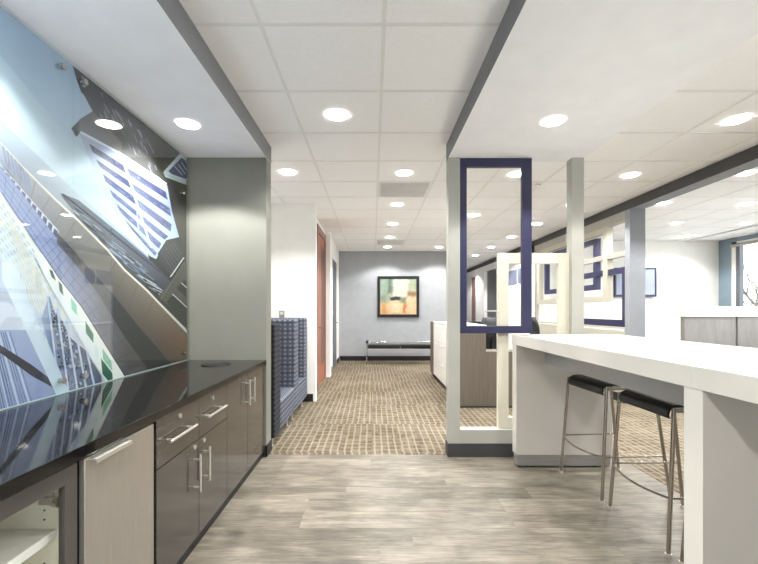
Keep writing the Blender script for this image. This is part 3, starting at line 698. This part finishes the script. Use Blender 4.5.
# ------------------------------------------------------------------ banquette
bq = thing('banquette', (-1.4, 4.75, 0), 'tall blue patterned booth seating with high dividers behind the grey wall', 'banquette')
XF = -0.926
bx(-1.85, XF, 3.80, 4.05, .085, 1.165).build('end_panel', M['booth_dark'], bq, bevel=.02, seg=3)
bx(-1.85, XF-.003, 4.80, 5.03, .33, 1.19).build('divider', M['booth'], bq, bevel=.025, seg=3)
bx(-1.85, XF-.003, 5.47, 5.69, .33, 1.19).build('back_panel', M['booth'], bq, bevel=.025, seg=3)
bx(-1.86, -1.72, 4.05, 5.47, .33, 1.16).build('wall_backrest', M['booth'], bq, bevel=.02)
bx(-1.72, XF-.002, 4.055, 4.795, .085, .385).build('seat', M['booth'], bq, bevel=.03, seg=3)
bx(-1.72, XF-.002, 4.80, 5.69, .085, .345).build('seat_base', M['booth'], bq, bevel=.02)
bx(-1.72, XF-.002, 5.035, 5.465, .345, .385).build('seat', M['booth'], bq, bevel=.012, seg=3)
bx(-1.80, XF-.12, 3.86, 5.62, .07, .10).build('base_rail', M['black'], bq)
for yy in (3.84, 4.5, 4.78, 5.42):
    B().cyl((XF-.035, yy, .01), (XF-.035, yy, .13), .011).cyl((XF-.035, yy, 0), (XF-.035, yy, .012), .024, n=20).build('leg', M['nickel'], bq, smooth=True)
for yy in (3.84, 5.42): B().cyl((-1.75, yy, 0), (-1.75, yy, .13), .011).build('leg', M['chrome'], bq, smooth=True)
# wall control on the white wall
tc = thing('wall_control', (-1.29, 5.715, 1.19), 'small grey thermostat on the white wall above the booth', 'thermostat')
bx(-1.33, -1.255, 5.705, 5.719, 1.17, 1.29).build('body', M['plinth'], tc, bevel=.004)
bx(-1.315, -1.27, 5.7025, 5.706, 1.235, 1.275).build('display', M['vent_dark'], tc)

# ------------------------------------------------------------------ end wall: picture and bench
def ex(x_): return (x_ - VX) * 10.35 / F
def ez(y_): return HC + (VY - y_) * 10.35 / F
pc = thing('picture', ((ex(378)+ex(419))/2, 10.33, ez(317)), 'black framed abstract painting in green, cream and orange on the end wall', 'picture')
x0, x1, z0, z1 = ex(377.5), ex(419), ez(317), ez(276.2); fw = .068
B().box(x0, x0+fw, 10.295, 10.348, z0, z1).box(x1-fw, x1, 10.295, 10.348, z0, z1).box(x0+fw, x1-fw, 10.295, 10.348, z0, z0+fw).box(x0+fw, x1-fw, 10.295, 10.348, z1-fw, z1).build('picture_frame', M['black'], pc, bevel=.006)
def art_mat(W_, H_):
    m, nt, b = new_mat('abstract_paint')
    v = coords(nt, (1/W_, 1, 1/H_), (.5, 0, .5))
    nz = N(nt, 'ShaderNodeTexNoise'); nt.links.new(v, nz.inputs['Vector']); nz.inputs['Scale'].default_value = 4.5; nz.inputs['Detail'].default_value = 6; nz.inputs['Roughness'].default_value = .65
    sb = N(nt, 'ShaderNodeVectorMath', operation='SUBTRACT'); nt.links.new(nz.outputs['Color'], sb.inputs[0]); sb.inputs[1].default_value = (.5, .5, .5)
    sc_ = N(nt, 'ShaderNodeVectorMath', operation='SCALE'); nt.links.new(sb.outputs[0], sc_.inputs[0]); sc_.inputs['Scale'].default_value = .22
    ad = N(nt, 'ShaderNodeVectorMath', operation='ADD'); nt.links.new(v, ad.inputs[0]); nt.links.new(sc_.outputs[0], ad.inputs[1])
    sx = N(nt, 'ShaderNodeSeparateXYZ'); nt.links.new(ad.outputs[0], sx.inputs[0])
    U = sx.outputs[0]; V = math_node(nt, 'SUBTRACT', 1.0, sx.outputs[2])
    c = ramp(nt, V, [(0.0, (196, 210, 190)), (.45, (226, 220, 194)), (.65, (240, 210, 168)), (1.0, (236, 190, 140))])
    def patch(u0, u1, v0, v1, col, k=1.0, soft=.05):
        nonlocal c
        du = math_node(nt, 'SUBTRACT', (u1-u0)/2, math_node(nt, 'ABSOLUTE', math_node(nt, 'SUBTRACT', U, (u0+u1)/2)))
        dv = math_node(nt, 'SUBTRACT', (v1-v0)/2, math_node(nt, 'ABSOLUTE', math_node(nt, 'SUBTRACT', V, (v0+v1)/2)))
        d_ = math_node(nt, 'MINIMUM', du, dv)
        mr = N(nt, 'ShaderNodeMapRange', interpolation_type='SMOOTHSTEP'); nt.links.new(d_, mr.inputs[0])
        mr.inputs[1].default_value = -soft; mr.inputs[2].default_value = soft; mr.inputs[4].default_value = k
        c = mixc(nt, mr.outputs[0], c, rgb(col))
    patch(-.1, .30, -.1, .62, (142, 168, 150), .8, .09); patch(.0, .10, .05, .5, (170, 194, 178), .7)
    patch(.22, .36, -.1, .42, (84, 112, 104), .85, .05); patch(.36, .76, .03, .50, (238, 234, 212), 1, .06)
    patch(.76, 1.1, -.1, .34, (150, 178, 160), .75, .08); patch(.84, .94, .05, .3, (214, 204, 140), .5, .05)
    patch(.74, 1.0, .36, .50, (160, 112, 66), .9, .05); patch(.52, .72, .52, .70, (120, 142, 120), .85, .05)
    patch(.02, .18, .5, .68, (130, 150, 130), .7, .06)
    patch(.27, .54, .50, .61, (48, 54, 70), 1, .025); patch(.32, .56, .68, .95, (246, 228, 190), .9, .07)
    patch(.06, .16, .7, 1.0, (226, 150, 70), .7, .05); patch(.62, .71, .72, .95, (220, 116, 52), .9, .04); patch(.76, 1.1, .56, 1.1, (244, 212, 174), .7, .08)
    c = mixc(nt, .6, c, ramp(nt, noise(nt, v, 14, 6, .7), [(.3, (150, 146, 134)), (.7, (215, 215, 215))]), 'MULTIPLY')
    nt.links.new(c, b.inputs['Base Color']); b.inputs['Roughness'].default_value = .6
    return m
cw, ch = x1 - x0 - 2*fw + .02, z1 - z0 - 2*fw + .02
cvo = bx(x0+fw-.01, x1-fw+.01, 10.316, 10.322, z0+fw-.01, z1-fw+.01).build('canvas', art_mat(cw, ch), pc)
cz_ = (z1 - z0)/2
for v_ in cvo.data.vertices: v_.co.z -= cz_
cvo.location.z = cz_
bx(x0+.02, x1-.02, 10.323, 10.345, z0+.02, z1-.02).build('backing', M['black'], pc)
bn = thing('bench', (.62, 9.98, 0), 'long dark bench with chrome end frames beneath the picture', 'bench')
BX0, BX1 = -.15, 1.46
bx(BX0+.03, (BX0+BX1)/2-.006, 9.75, 10.18, .385, .47).build('cushion', M['leather'], bn, bevel=.012)
bx((BX0+BX1)/2+.006, BX1-.03, 9.75, 10.18, .385, .47).build('cushion', M['leather'], bn, bevel=.012)
B().box(BX0, BX1, 9.76, 9.80, .37, .386).box(BX0, BX1, 10.13, 10.17, .37, .386).build('seat_rail', M['chrome'], bn)
B().cyl((BX0+.02, 9.76, .535), (BX1-.02, 9.76, .535), .012).build('hand_rail', M['chrome'], bn, smooth=True)
for xx in (BX0, BX1-.01):
    for yy in (9.765, 10.165):
        B().cyl((xx, yy, 0), (xx, yy, .50), .015).build('leg', M['chrome'], bn, smooth=True)
    B().cyl((xx+.01, 9.72, .535), (xx+.01, 10.2, .535), .032, n=20).cyl((xx+.01, 9.765, .49), (xx+.01, 10.165, .49), .012).build('arm_bolster', M['leather'], bn, smooth=True)

bn.location.y -= .18
# storage cabinets right of the corridor
fcs = [(7.05, 7.66, 'far white lateral file cabinet on the right of the corridor'), (6.42, 7.04, 'middle white lateral file cabinet on the right of the corridor'), (5.79, 6.41, 'near white lateral file cabinet, half hidden by the partition post')]
for (a, c, lab) in fcs:
    f_ = thing('file_cabinet', (1.4, (a+c)/2, 0), lab, 'cabinet', 'white cabinets along the corridor')
    bx(1.17, 1.62, a, c, .08, 1.06).build('body', M['white_lam'], f_, bevel=.004)
    for k in range(3):
        z_ = .09 + k*.322
        dd = bx(1.15, 1.168, a+.004, c-.004, z_, z_+.316).build('drawer', M['white_lam'], f_, bevel=.004)
        bx(1.140, 1.151, (a+c)/2-.08, (a+c)/2+.08, z_+.27, z_+.285).build('handle', M['white_lam'], dd)
    bx(1.2, 1.6, a, c, 0, .08).build('toe_kick', M['black'], f_)
    bx(1.145, 1.63, a, c, 1.06, 1.085).build('top', M['white_lam'], f_, bevel=.003)
f_ = thing('end_panel_unit', (1.4, 7.88, 0), 'dark grey end unit closing the row of white cabinets', 'cabinet')
bx(1.15, 1.63, 7.665, 8.08, .06, 1.075).build('body', M['brown_panel'], f_, bevel=.003)
bx(1.2, 1.6, 7.67, 8.07, 0, .06).build('toe_kick', M['black'], f_)

# ------------------------------------------------------------------ hanging frames between the posts
def rect_frame(name, ax, a0, a1, z0, z1, w, d0, d1, mat, label, cat, wb=None, wa0=None, wa1=None, wt_=None, parent=None, bevel=.003):
    """frame of four members; ax 'x': lies in an XZ plane with depth d0..d1 in Y; 'y': lies in a YZ plane"""
    wb = wb or w; wt_ = wt_ or w; wa0 = wa0 or w; wa1 = wa1 or w
    b = B()
    def r(p, q, s, t):
        if ax == 'x': b.box(p, q, d0, d1, s, t)
        else: b.box(d0, d1, p, q, s, t)
    r(a0, a0+wa0, z0, z1); r(a1-wa1, a1, z0, z1)
    if wb > .001: r(a0+wa0, a1-wa1, z0, z0+wb)
    r(a0+wa0, a1-wa1, z1-wt_, z1)
    o = b.build(name, mat, parent, bevel=bevel)
    if label: tag(o, label, cat)
    return o
rect_frame('hanging_frame', 'x', .771, 1.409, 1.094, 2.646, .06, 3.572, 3.617, M['blue'], 'tall indigo blue rectangular frame hanging beside the corridor post', 'frame', wb=.064, wa0=.061, wa1=.085, wt_=.075)
rect_frame('hanging_frame', 'x', 1.123, 1.763, .2375, 1.812, .095, 3.619, 3.664, M['cream'], 'cream rectangular frame standing on the sill behind the blue one', 'frame', wb=.1)

# frames on the far partition (plane X = 3.5)
fp = thing('frame_screen', (3.55, 7.2, .975), 'screen of overlapping cream and indigo rectangles along the lounge', 'screen')
def pf(name, y0, y1, z0, z1, w, mat, off=0.0, **k): return rect_frame(name, 'y', y0, y1, z0, z1, w, 3.50+off, 3.585, mat, None, None, parent=fp, **k)
pf('sill', 5.60, 8.75, .975, 1.06, .03, M['cream_far'], .004)
pf('cream_frame', 6.02, 8.62, 1.425, 2.55, .09, M['cream_far'], .0, wa0=.12, wa1=.14)
pf('indigo_frame', 6.34, 8.25, 1.62, 2.43, .085, M['blue'], .008)
pf('indigo_frame', 5.602, 7.0, 1.06, 1.905, .085, M['blue'], .012, wb=.1)
B().box(3.505, 3.58, 5.602, 7.0, 2.055, 2.135).build('cream_rail', M['greige'], fp)
B().box(3.512, 3.575, 8.70, 8.75, 1.06, 2.55).build('end_stile', M['greige'], fp)

# ------------------------------------------------------------------ office bits behind
dk = thing('cubicle_desk', (1.7, 5.7, 0), 'brown ribbed workstation panel seen below the blue frame', 'desk')
bx(1.04, 1.506, 5.37, 5.41, .02, 1.035).build('privacy_panel', M['brown_panel'], dk)
bx(1.506, 2.25, 5.37, 5.41, .02, .745).build('modesty_panel', M['brown_panel'], dk)
bx(1.04, 2.27, 5.36, 5.42, 0, .02).build('base_rail', M['black'], dk)
bx(1.04, 2.25, 5.41, 5.72, .72, .745).build('worktop', M['brown_panel'], dk)
bx(1.04, 1.08, 5.41, 5.72, .0, .72).build('side_panel', M['brown_panel'], dk)
sc = thing('cubicle_screen', (1.7, 7.02, 0), 'low grey cubicle screen with dark top cap behind the black chair', 'screen')
bx(1.66, 2.3, 7.0, 7.05, 0.03, 1.06).build('panel', M['roomgrey'], sc)
bx(1.65, 2.31, 6.99, 7.06, 1.06, 1.10).build('top_cap', M['black'], sc)
bx(1.66, 2.3, 6.99, 7.06, 0, .03).build('base_rail', M['black'], sc)
def office_chair(x, y_, rz, label):
    t = thing('office_chair', (0, 0, 0), label, 'chair', None)
    b = B()
    n = 9; rows = 9; vs = []; fs = []
    for j in range(rows):
        z_ = .56 + j*.078; wv = .205 + .03*math.sin(math.pi*j/(rows-1))
        if j == rows-1: wv *= .8
        for i in range(n):
            u = -1 + 2*i/(n-1); vs.append((wv*u, .22 - .055*(1-u*u) * -1 + .03*math.sin(j*.9), z_))
    for j in range(rows-1):
        for i in range(n-1): a = j*n+i; fs.append((a, a+1, a+n+1, a+n))
    b.add(vs, fs); bo = b.build('backrest', M['black'], t, smooth=True)
    md = bo.modifiers.new('Solid', 'SOLIDIFY'); md.thickness = .03
    B().box(-.24, .24, -.25, .22, .44, .51).build('seat', M['black'], t, bevel=.03, seg=3)
    B().cyl((0, 0, .10), (0, 0, .44), .028).build('gas_lift', M['chrome'], t, smooth=True)
    B().tube([(0, .1, .44), (0, .26, .46), (0, .29, .62), (0, .27, .85)], .02).build('back_support', M['black'], t, smooth=True)
    for s in (-1, 1): B().tube([(s*.22, .02, .47), (s*.29, .02, .5), (s*.29, .02, .68), (s*.28, .05, .70), (s*.28, -.16, .70)], .016).build('armrest', M['black'], t, smooth=True)
    for k in range(5):
        a = k*2*math.pi/5 + .3
        lg = B().tube([(0, 0, .11), (.28*math.cos(a), .28*math.sin(a), .075)], [.028, .018]).build('base_leg', M['black'], t, smooth=True)
        c = Vector((.28*math.cos(a), .28*math.sin(a), .028)); p_ = Vector((-math.sin(a), math.cos(a), 0))*.02
        B().cyl(c-p_, c+p_, .0275, n=18).cyl(c + Vector((0, 0, .02)), c + Vector((0, 0, .05)), .008).build('caster', M['black'], lg, smooth=True)
    t.location = (x, y_, 0); t.rotation_euler.z = rz
    return t
office_chair(1.96, 6.1, math.radians(15), 'black task chair behind the brown workstation panel')
office_chair(2.86, 6.55, math.radians(80), 'black task chair turned sideways, just right of the blue frame')
# wall screen
tv = thing('television', (5.71, 8.78, 1.584), 'flat screen with dark blue frame on the bright lounge wall', 'television')
tx0, tx1, tz0, tz1 = 5.24, 6.15, 1.584, 2.217
rect_frame('bezel', 'x', tx0, tx1, tz0, tz1, .035, 8.73, 8.775, M['blue'], None, None, parent=tv, wb=.05)
bx(tx0+.03, tx1-.03, 8.74, 8.772, tz0+.045, tz1-.03).build('screen', M['screen'], tv)
bx(5.6, 5.82, 8.772, 8.799, 1.8, 2.0).build('wall_bracket', M['black'], tv)
# reception desk
rd = thing('reception_desk', (5.3, 5.5, 0), 'silver grey reception desk with thick white ledge in the lounge', 'desk')
for (a, c) in ((4.04, 4.70), (4.725, 5.4), (5.425, 6.1), (6.125, 6.8)):
    bx(a, c, 5.22, 5.25, .08, 1.213).build('front_panel', M['desk_lam'], rd, bevel=.002)
bx(4.05, 6.79, 5.25, 5.31, .0, 1.213).build('body', M['desk_lam'], rd)
bx(4.9, 6.79, 5.31, 5.95, .72, .76).build('worktop', M['white_lam'], rd)
bx(6.75, 6.79, 5.31, 5.95, .0, .72).build('side_panel', M['desk_lam'], rd)
bx(4.03, 6.81, 5.20, 5.34, 1.213, 1.345).build('ledge', M['white_lam'], rd, bevel=.003)
# tree outside
tr = B(); random.seed(21)
def branch(p, d, L, r, dep):
    pts = [p]; q = p.copy(); dd = d.copy()
    for i in range(4):
        dd = (dd + Vector((random.uniform(-.2, .2), random.uniform(-.2, .2), random.uniform(-.06, .14)))).normalized(); q = q + dd*L/4; pts.append(q.copy())
    tr.tube(pts, [r*(1-.14*i) for i in range(5)], 6)
    if dep:
        for k in range(4 if dep > 1 else 3):
            s = pts[random.randint(1, 4)]; nd = (dd + Vector((random.uniform(-1, 1), random.uniform(-1, 1), random.uniform(-.1, .8)))).normalized()
            branch(s, nd, L*.68, r*.5, dep-1)
tp = Vector((10.2, 10.55, -.2))
branch(tp, Vector((0, 0, 1)), 1.5, .07, 4)
tag(tr.build('bare_tree', M['bark'], origin=tp, smooth=True), 'bare winter tree outside the lounge window', 'tree')

# ------------------------------------------------------------------ bar counter
br = thing('bar_counter', (1.62, 2.3, 0), 'long cream gloss bar counter with panel legs on the right', 'bar counter')
XB = 1.178
bx(XB, 2.07, .70, 1.4925, 1.011, 1.094).build('worktop', M['bar'], br, bevel=.002)
bx(XB, 2.07, 1.4935, 3.42, 1.011, 1.094).build('worktop', M['bar'], br, bevel=.002)
for (a, c) in ((3.32, 3.415), (1.443, 1.532)):
    lgp = bx(XB+.003, 1.97, a, c, .105, 1.011).build('leg_panel', [M['bar_panel'], M['bar']], br, bevel=.0015)
    for p in lgp.data.polygons:
        if p.normal.x < -.9: p.material_index = 1  # left side gets the lighter cream: brighter light put into the colour
    pl_ = bx(XB+.012, 1.96, a+.004, c-.006, .016, .105).build('plinth', M['plinth'], br)
    for xx in (XB+.10, 1.85): B().cyl((xx, (a+c)/2, 0), (xx, (a+c)/2, .018), .02).build('foot', M['black'], pl_, smooth=True)
bx(1.417, 1.445, 1.532, 3.32, .862, 1.011).build('apron', M['apron'], br, bevel=.001)

# ------------------------------------------------------------------ stools
def make_stool():
    t = thing('bar_stool', (0, 0, 0), None, 'bar stool', None)
    # seat: sheet curved down over the front, slightly dished (profile in x,z ; extruded along y)
    top = [(-.205, .715), (-.214, .735), (-.208, .758), (-.192, .776), (-.165, .787), (-.12, .790), (-.04, .785), (.06, .783), (.14, .790), (.175, .790)]
    th = .016
    pts = top + [(x_ + (.014 if x_ < -.18 else 0), z_ - (th if x_ > -.18 else .004)) for x_, z_ in reversed(top)]
    B().prism(pts, 'y', -.213, .213).build('seat', M['leather'], t, bevel=.003)
    sh = [(x_ + (.017 if x_ < -.18 else 0), z_ - (th + .002 if x_ > -.18 else .010)) for x_, z_ in top]
    sh2 = [(x_ + (.006 if x_ < -.18 else 0), z_ - .008) for x_, z_ in sh]
    for s in (-1, 1):
        b = B().prism(sh + list(reversed(sh2)), 'y', s*.2145, s*.238)
        b.build('seat_bracket', M['nickel'], t)
    R = .011
    FT_ = {}
    for s in (-1, 1):
        # front leg, back leg on each side
        f0 = Vector((-.19, s*.232, .768)); f1 = Vector((-.24, s*.258, .012))
        b0 = Vector((.15, s*.232, .772)); b1 = Vector((.245, s*.262, .012))
        for (p, q) in ((f0, f1), (b0, b1)):
            lg = B().cyl(p, q, R, n=14).build('leg', M['tube'], t, smooth=True)
            B().cyl((q.x, q.y, 0), (q.x, q.y, .016), .016, n=18).build('foot', M['nickel'], lg, smooth=True)
        u = (f0.z - .30) / (f0.z - f1.z); fa = f0.lerp(f1, u); ba = b0.lerp(b1, u)
        B().cyl(fa, ba, .0055, n=10).build('side_stretcher', M['tube'], t, smooth=True); FT_[s] = fa
        B().cyl(f0 + Vector((0, 0, -.01)), b0 + Vector((0, 0, -.01)), .008, n=10).build('seat_rail', M['tube'], t, smooth=True)
    pts = []
    for k in range(17):
        u = k/16; p = FT_[1].lerp(FT_[-1], u); p.x -= .055*math.sin(math.pi*u)**.8; p.z -= .006*math.sin(math.pi*u); pts.append(p)
    B().tube(pts, .0065, 8).build('footrest', M['tube'], t, smooth=True)
    return t
st = make_stool()
SP = [(1.765, 2.990, 'black seat chrome bar stool at the far end of the bar'), (1.795, 2.385, 'middle black seat chrome bar stool, nearest stool seen whole'), (1.82, 1.80, 'chrome bar stool mostly hidden behind the near bar panel')]
for i, (x_, y_, lab) in enumerate(SP):
    o = st if i == 0 else copy_tree(st)
    o.location = (x_, y_, 0); o.rotation_euler.z = math.radians((4, .5, 0)[i]); tag(o, lab, 'bar stool', 'bar stools along the counter')

# ------------------------------------------------------------------ ceiling things
LE = 50.0
def downlight_at(first=[None]):
    if first[0] is None:
        t = thing('downlight', (0, 0, 0), None, None)
        B().lathe([(.077, -.001), (.077, -.0045), (.083, -.006), (.088, -.004), (.089, -.001)], (0, 0, 0), 36).build('trim_ring', M['trim_white'], t, smooth=True)
        B().lathe([(.0, -.003), (.0775, -.003), (.0775, -.001), (.0, -.001)], (0, 0, 0), 36).build('diffuser', M['lamp_white'], t)
        ld = bpy.data.lights.new('downlight_lamp', 'SPOT'); ld.energy = LE; ld.spot_size = math.radians(136); ld.spot_blend = .35; ld.shadow_soft_size = .07
        ld.color = (1, .995, .985)
        lo = bpy.data.objects.new('lamp', ld); COL.objects.link(lo); lo.parent = t; lo.location = (0, 0, -.03)
        first[0] = t; return t
    return copy_tree(first[0])
def cl(px, py, H=1.51):
    Y = F*H/(VY-py); return ((px-VX)*Y/F, Y)
LIGHTS = [
 (cl(337, 115), CZ, 'large round downlight nearest the camera in the walkway tiles'),
 (cl(288, 172), CZ, 'round downlight in the tiles just right of the grey wall end'),
 (cl(404, 173), CZ, 'round downlight just in front of the first grey air grille'),
 ((.345, 5.76), CZ, 'round downlight just beyond the first grey air grille'),
 ((.345, 7.06), CZ, 'second round downlight beyond the first air grille'),
 ((.345, 8.36), CZ, 'corridor downlight just before the far air grille'),
 ((.345, 9.63), CZ, 'last corridor downlight in front of the picture wall'),
 ((1.59, 9.66), CZ, 'downlight washing the picture wall beside the partition post'),
 (cl(553, 121, 1.35), S, 'large downlight in the right soffit above the bar'),
 (cl(188, 124, 1.35), S, 'large downlight in the left soffit above the black worktop'),
 (cl(516.6, 174), CZ, 'downlight at the top right inside the blue frame'),
 ((1.60, 6.4), CZ, 'downlight at the left inside the blue frame'),
 (cl(736, 119.7), CZ, 'large downlight at the upper right, between soffit and beam'),
 (cl(630.4, 175.1), CZ, 'downlight right of the tall post, between soffit and beam'),
 ((2.87, 5.78), CZ, 'downlight hidden behind the tall post'),
 ((2.87, 7.06), CZ, 'downlight between the blue frame and the tall post'),
 ((2.86, 8.33), CZ, 'nearest of the three small downlights low in the blue frame'),
 ((2.83, 9.66), CZ, 'middle of the three small downlights low in the blue frame'),
 ((2.82, 11.1), CZ, 'farthest of the three small downlights low in the blue frame'),
 (cl(746, 173), CZ, 'lounge downlight just under the beam at the right edge'),
 ((4.10, 5.7), CZ, 'lounge downlight close beside the pillar top'),
 ((5.30, 5.74), CZ, 'lounge downlight at the right edge, second below the beam'),
 ((5.26, 7.0), CZ, 'lounge downlight above and right of the wall screen'),
 ((6.50, 7.03), CZ, 'lounge downlight nearest the window'),
 ((6.40, 8.2), CZ, 'lounge downlight close to the bright back wall'),
 ((-1.345, 1.45), S, 'unseen downlight added in the left soffit, above the fridge'),  # lamps from here down are unseen, added to light the room
 ((1.28, 1.45), S, 'unseen downlight added in the right soffit, above the bar'),
 ((-.28, .55), CZ, 'unseen walkway downlight added overhead, behind the picture edge'),
 ((-.28, -.8), CZ, 'unseen walkway downlight added behind the camera'),
 ((2.88, 1.9), CZ, 'unseen downlight added right of the bar, outside the picture edge'),
 ((4.4, 11.5), CZ, 'unseen downlight added inside the far glazed office'),
 ((4.4, 9.9), CZ, 'unseen nearer downlight added inside the far glazed office'),
 ((2.82, 13.6), CZ, 'unseen downlight added at the far back of the open office'),
 ((5.3, 3.2), CZ, 'unseen lounge downlight added over the reception desk front'),
]
SOFL = None
prep_ = downlight_at(); SOFL = [q for q in prep_.children if q.type == 'LIGHT'][0].data.copy(); SOFL.spot_size = math.radians(120); SOFL.spot_blend = .2; SOFL.energy = LE*.75; SOFC = SOFL.copy(); SOFC.energy = LE*1.35
for (xy, z_, lab) in LIGHTS:
    o = prep_ if lab is LIGHTS[0][2] else downlight_at()
    if z_ == S:
        lp_ = [q for q in o.children if q.type == 'LIGHT'][0]; lp_.data = SOFC if (xy[0] < 0 and xy[1] > 2) else SOFL
    o.location = (xy[0], xy[1], z_ - (.0045 if z_ == CZ else .0005)); tag(o, lab, 'ceiling light', 'round ceiling downlights')
def vent(x0, y0, lab):
    t = thing('air_vent', (x0+P/2, y0+P/2, CZ-.012), lab, 'air vent')
    e = .02
    bx(x0+e, x0+P-e, y0+e, y0+P-e, CZ-.008, CZ-.0045).build('grille_plate', M['vent'], t)
    s = B()
    for k in range(24):
        yy = y0 + .045 + k*.0235; s.box(x0+.045, x0+P-.045, yy, yy+.010, CZ-.0115, CZ-.008)
    o = s.build('louvres', M['vent_dark'], t)
    return t
vent(.058, 2.129+4*P, 'square grey air grille in the corridor ceiling, nearer one')
vent(.058, 2.129+10*P, 'small distant grey air grille in the corridor ceiling')
sp = thing('sprinkler', (1.98, 4.83, CZ-.03), 'small ceiling sprinkler between blue frame and tall post', 'sprinkler')
B().lathe([(.035, 0), (.03, -.008), (.012, -.010), (.008, -.03), (.018, -.032), (.0, -.034)], (1.98, 4.83, CZ-.004), 20).build('head', M['chrome'], sp, smooth=True)

# ------------------------------------------------------------------ world, camera
w = bpy.data.worlds.new('World'); scn.world = w; w.use_nodes = True
bg = w.node_tree.nodes['Background']; bg.inputs['Color'].default_value = (.9, .95, 1.0, 1)
wn = w.node_tree; wt_c = N(wn, 'ShaderNodeTexCoord'); ws = N(wn, 'ShaderNodeSeparateXYZ'); wn.links.new(wt_c.outputs['Generated'], ws.inputs[0])
# overcast sky, much brighter on the window side of the building
ww = math_node(wn, 'MULTIPLY_ADD', math_node(wn, 'MAXIMUM', ws.outputs[0], 0.0), 4.0, 0.5)
wn.links.new(ww, bg.inputs['Strength'])
cd = bpy.data.cameras.new('Camera'); cam = bpy.data.objects.new('Camera', cd); COL.objects.link(cam)
cam.location = (0, 0, HC); cam.rotation_euler = (math.radians(90), 0, 0)
cd.sensor_fit = 'HORIZONTAL'; cd.sensor_width = 36.0; cd.lens = 36.0 * F / 758.0
cd.shift_x = (379.0 - VX) / 758.0; cd.shift_y = (VY - 282.0) / 758.0
cd.clip_start = .02; cd.clip_end = 200
scn.camera = cam
scn.view_settings.view_transform = 'Standard'; scn.view_settings.look = 'None'; scn.view_settings.gamma = 1.0
scn.view_settings.use_curve_mapping = False
scn.view_settings.exposure = 1.07
